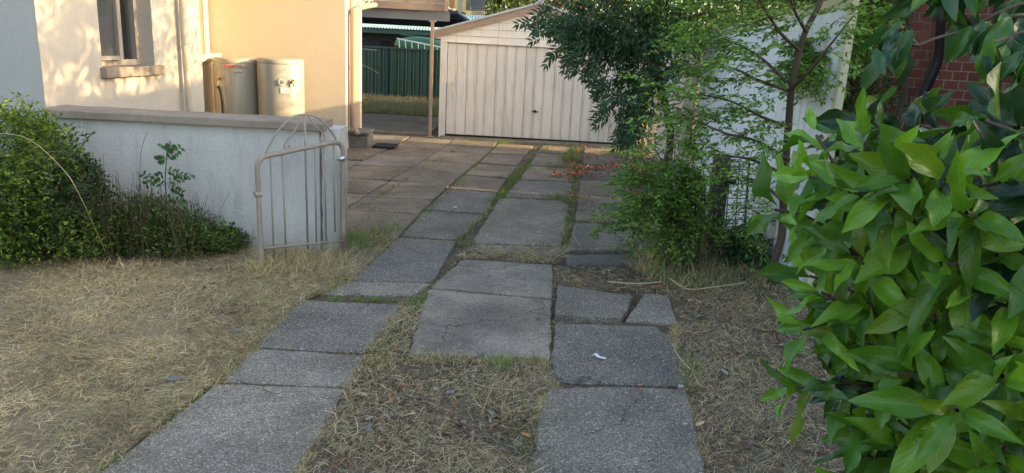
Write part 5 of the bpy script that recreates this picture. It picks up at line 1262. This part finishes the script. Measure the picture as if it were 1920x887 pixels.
# ------------------------------------------------------------------ laurel in the right foreground
def big_leaf(seed, fold=.16, bend=.25, wave=.05, nu=4, nv=8):
    r_ = random.Random(seed); V, UV = [], []; ph = r_.uniform(0, 6); tw_ = r_.uniform(-.5, .5); sb2 = r_.uniform(-.10, .10)
    for j in range(nv+1):
        v = j/nv; wv = (math.sin(math.pi*v**0.86)**.82) if 0 < v < 1 else 0.0
        if v < .12: wv *= .5+v*4
        if j == 0: wv = .04
        if j == nv: wv = .012
        for i in range(nu+1):
            u = i/nu*2-1; x = u*.5*wv; z = abs(u)*fold*.5*wv - bend*v*v + .02*math.sin(v*3.1)
            z += wave*abs(u)**2*math.sin(v*9+ph+(1.6 if u > 0 else 0))*wv; z += tw_*x*v*.8
            V.append((x, v, z*1.0)); UV.append((u*.5+.5, v))
    V = [(x+sb2*v*v*2, v, z) for (x, v, z) in V]
    F = [(j*(nu+1)+i, j*(nu+1)+i+1, (j+1)*(nu+1)+i+1, (j+1)*(nu+1)+i) for j in range(nv) for i in range(nu)]
    return np.array(V, float), F, UV
def add_uv(me, UVt, k):
    uvl = me.uv_layers.new(name='UVMap'); vi = np.zeros(len(me.loops), np.int32); me.loops.foreach_get('vertex_index', vi)
    uvl.data.foreach_set('uv', np.array(UVt)[vi % k].ravel())
class Big:
    """leaves with veins: the largest become parts, the rest one mass"""
    def __init__(s): s.A = []
    def add(s, p, d, n, L, W, c): s.A.append((Vector(p), Vector(d).normalized(), Vector(n).normalized(), L, W, c))
    def build(s, root, mat, cols, single, score, nm='leaf', seed=0, **kw):
        tms = [big_leaf(seed+i, bend=random.choice((.08, .16, .24, .34)), fold=random.uniform(.05, .35), wave=random.uniform(.02, .14), **kw) for i in range(9)]
        order = sorted(range(len(s.A)), key=lambda i: -score(s.A[i])); one = set(order[:single])
        meshes = {}
        for i in one:
            p, d, n, L, W, c = s.A[i]; ti = i % 9; key = (ti, c)
            if key not in meshes:
                V, F, UV = tms[ti]; me = bpy.data.meshes.new(nm); me.from_pydata([tuple(v) for v in V], [], F)
                me.polygons.foreach_set('use_smooth', [True]*len(F)); ca = me.color_attributes.new('Col', 'FLOAT_COLOR', 'POINT')
                ca.data.foreach_set('color', np.tile(np.array(list(cols[c])+[1.0]), len(V))); add_uv(me, UV, len(V)); me.materials.append(mat); meshes[key] = me
            o = bpy.data.objects.new(nm, meshes[key]); C.objects.link(o); o.parent = root
            S_ = d.cross(n).normalized(); N_ = S_.cross(d)
            M4 = Matrix((S_*W, d*L, N_*L)).transposed().to_4x4(); M4.translation = p-origin(root); o.matrix_local = M4
        for ti in range(9):
            pass
        rest = [i for i in range(len(s.A)) if i not in one]
        if rest:
            ms = []
            for ti in range(9):
                R_ = [s.A[i] for i in rest if i % 9 == ti]
                if not R_: continue
                V, F, UV = tms[ti]
                o = mass('foliage', [tuple(a[0]) for a in R_], [tuple(a[1]) for a in R_], [tuple(a[2]) for a in R_], [a[3] for a in R_], [a[4] for a in R_],
                         np.clip(np.array([cols[a[5]] for a in R_])*rng.uniform(.8, 1.2, (len(R_), 1)), 0, 1), (V, F), mat, root, 'stuff'); add_uv(o.data, UV, len(V)); ms.append(o)
            # weld the variants into one part
            bm_ = bmesh.new()
            for o in ms: bm_.from_mesh(o.data)
            me = bpy.data.meshes.new('foliage'); bm_.to_mesh(me); bm_.free(); me.materials.append(mat)
            for o in ms: bpy.data.objects.remove(o)
            o = bpy.data.objects.new('foliage', me); C.objects.link(o); o.parent = root; o['kind'] = 'stuff'
def score(a):
    p = a[0]; dist = math.hypot(p.x, p.y-0.0, p.z-EYE); u = p.x/max(.1, p.y)
    if u > .74 or p.z < .75: return -1
    return a[3]/dist-max(0, a[5] == 3)*.02
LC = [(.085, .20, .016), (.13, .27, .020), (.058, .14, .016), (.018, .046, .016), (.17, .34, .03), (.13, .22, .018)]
lau = plant('laurel_bush', 'large bright green laurel bush with broad pointed leaves in the right foreground', 'bush', (1.15, 1.55))
bl_ = Big(); tw = []
def rosette(tip, axis, n, L, W, cset, spread=(35, 85)):
    axis = Vector(axis).normalized(); e1 = axis.orthogonal().normalized(); e2 = axis.cross(e1); a0 = random.uniform(0, 6.28)
    for k in range(n):
        a = a0+k*2.399+random.gauss(0, .15); th_ = math.radians(spread[0]+(spread[1]-spread[0])*k/max(1, n-1)+random.gauss(0, 6))
        r_ = e1*math.cos(a)+e2*math.sin(a); d = axis*math.cos(th_)+r_*math.sin(th_)+Vector((0, 0, -.10))+Vector((-.12, 0, 0))+R3(.16); nn = axis*math.sin(th_)-r_*math.cos(th_)+Vector((0, 0, .35))
        s_ = random.uniform(.68, 1.12)*(.7+.3*k/n if k else .6)
        bl_.add(tip-axis*.012*k+d.normalized()*.010, d, nn, L*s_, W*s_*random.uniform(.85, 1.1), random.choice(cset))
    core = tip-axis*.16+Vector((.05, .06, -.05)); tw.append(tube(curve([core, tip-axis*.07, tip], 3), .0026, 5, False))
def contour(y):
    C_ = [(165, 1560), (215, 1470), (330, 1400), (440, 1410), (520, 1450), (590, 1440), (650, 1475), (700, 1450), (770, 1455), (840, 1510), (900, 1500), (1100, 1500)]
    for (ya, xa), (yb, xb) in zip(C_, C_[1:]):
        if y <= yb: return xa+(xb-xa)*max(0, (y-ya))/(yb-ya)
    return 1500
def hullY(x, y, Lc): t = min(1, max(0, (x-Lc)/380)); return 1.26-.34*t**.8-.10*max(0, (y-500)/400)*t
cells = []
y = 190
while y < 1080:
    x = 1400+random.uniform(0, 40)
    while x < 2050:
        cells.append((x+random.gauss(0, 14), y+random.gauss(0, 14))); x += 92
    y += 74
for (x, y) in cells:
    Lc = contour(y)
    top = 172+100 if x < 1800 else 290
    if x < Lc+34 or y < top-20: continue
    Y_ = hullY(x, y, Lc)+random.uniform(-.03, .10)
    tip = AY(x, y, Y_); t = min(1, max(0, (x-Lc)/380))
    ax = Vector((-1.0+.55*t, -.25-.55*t, .25+.25*random.random()))+R3(.22)
    if y < 330: ax += Vector((0, 0, .75))
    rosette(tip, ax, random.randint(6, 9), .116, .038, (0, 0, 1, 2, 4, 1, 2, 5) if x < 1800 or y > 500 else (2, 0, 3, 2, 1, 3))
for _ in range(210):
    y = random.uniform(210, 1100); x = random.uniform(contour(y)+120, 2050); Y_ = hullY(x, y, contour(y))+random.uniform(.14, .5)
    rosette(AY(x, y, Y_), Vector((-.6, -.5, .3))+R3(.4), 5, .11, .036, (2, 3, 3, 2), (45, 95))  # inner leaves coloured darker for the shadows between the outer ones
for _ in range(70):   # the rest of the bush, out to the side and down
    a_ = random.uniform(0, 6.28); p = Vector((1.25+.55*math.cos(a_), 1.55+.45*math.sin(a_), random.uniform(.2, 1.45)))
    if p.y < 1.0 and p.x < .8: continue
    if p.x/p.y < .56 : continue
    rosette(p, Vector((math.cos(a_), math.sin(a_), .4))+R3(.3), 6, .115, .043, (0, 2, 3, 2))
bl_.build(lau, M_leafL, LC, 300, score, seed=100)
obj('twigs', join(*tw), M_twig, lau, kind='stuff')
for k in range(6): obj('stem', tube(curve([(1.15+.04*k, 1.55, 0), (1.1-.02*k, 1.5+.03*k, .5), (.95+.1*(k % 3), 1.35+.1*(k//2), 1.15)], 4), .014, 8), M_bark, lau, smooth=True)

# glossy branches hanging in from the upper right
ov = plant('overhanging_tree', 'glossy dark leaved branches hanging in from the upper right corner', 'tree', (1.75, 1.9))
bl_ = Big(); tws = []
OC = [(.04, .105, .032), (.06, .15, .032), (.09, .20, .035), (.028, .07, .034), (.55, .42, .03)]
def hang(path, Y_, nper, L=.072, W=.027, r=.004):
    pts = [AY(x, y, Y_+random.uniform(-.02, .02)) for x, y in path]; cp_ = curve(pts, 5)
    tws.append((cp_, r))
    for i in range(1, len(cp_)):
        for _ in range(nper):
            if random.random() < .62: continue
            d = Vector((random.gauss(-.25, .35), random.gauss(-.1, .35), -.9)); nn = Vector((random.gauss(-.3, .6), -1, random.gauss(.3, .3)))
            s_ = random.uniform(.7, 1.15); bl_.add(cp_[i]+R3(.010), d, nn, L*s_, W*s_, random.choice((0, 0, 1, 2, 3)))
hang([(1960, -10), (1870, 25), (1820, 55), (1760, 70), (1715, 85), (1690, 60), (1668, 45)], 1.36, 1)
hang([(1830, 50), (1800, 20), (1780, -20)], 1.4, 2); hang([(1960, 30), (1900, 30), (1880, 45), (1850, 50)], 1.25, 2)
hang([(1970, 90), (1930, 60), (1890, 70), (1860, 80)], 1.2, 2); hang([(1980, -60), (1880, -40), (1800, -30), (1740, -30)], 1.4, 3); hang([(1720, 85), (1700, 70), (1688, 100)], 1.34, 1); hang([(1690, 50), (1672, 70), (1655, 95)], 1.34, 2)
hang([(1990, 130), (1950, 110), (1915, 100)], 1.15, 2); hang([(1760, -50), (1730, -40), (1690, -45)], 1.5, 2)
bl_.build(ov, M_leafG, OC, 140, lambda a: -a[0].y, seed=300)
for cp_, r in tws: obj('branch', tube(cp_, [r*(1-.5*i/len(cp_)) for i in range(len(cp_))], 6), M_twig, ov, smooth=True)
o = curve([(1.75, 1.9, 0), (1.8, 1.9, 1.1), (1.7, 1.8, 1.9), (1.4, 1.6, 1.95), AY(1960, -10, 1.36)], 6)
obj('trunk', tube(o, [.05*(1-.85*i/len(o)) for i in range(len(o))], 8), M_bark, ov, smooth=True)
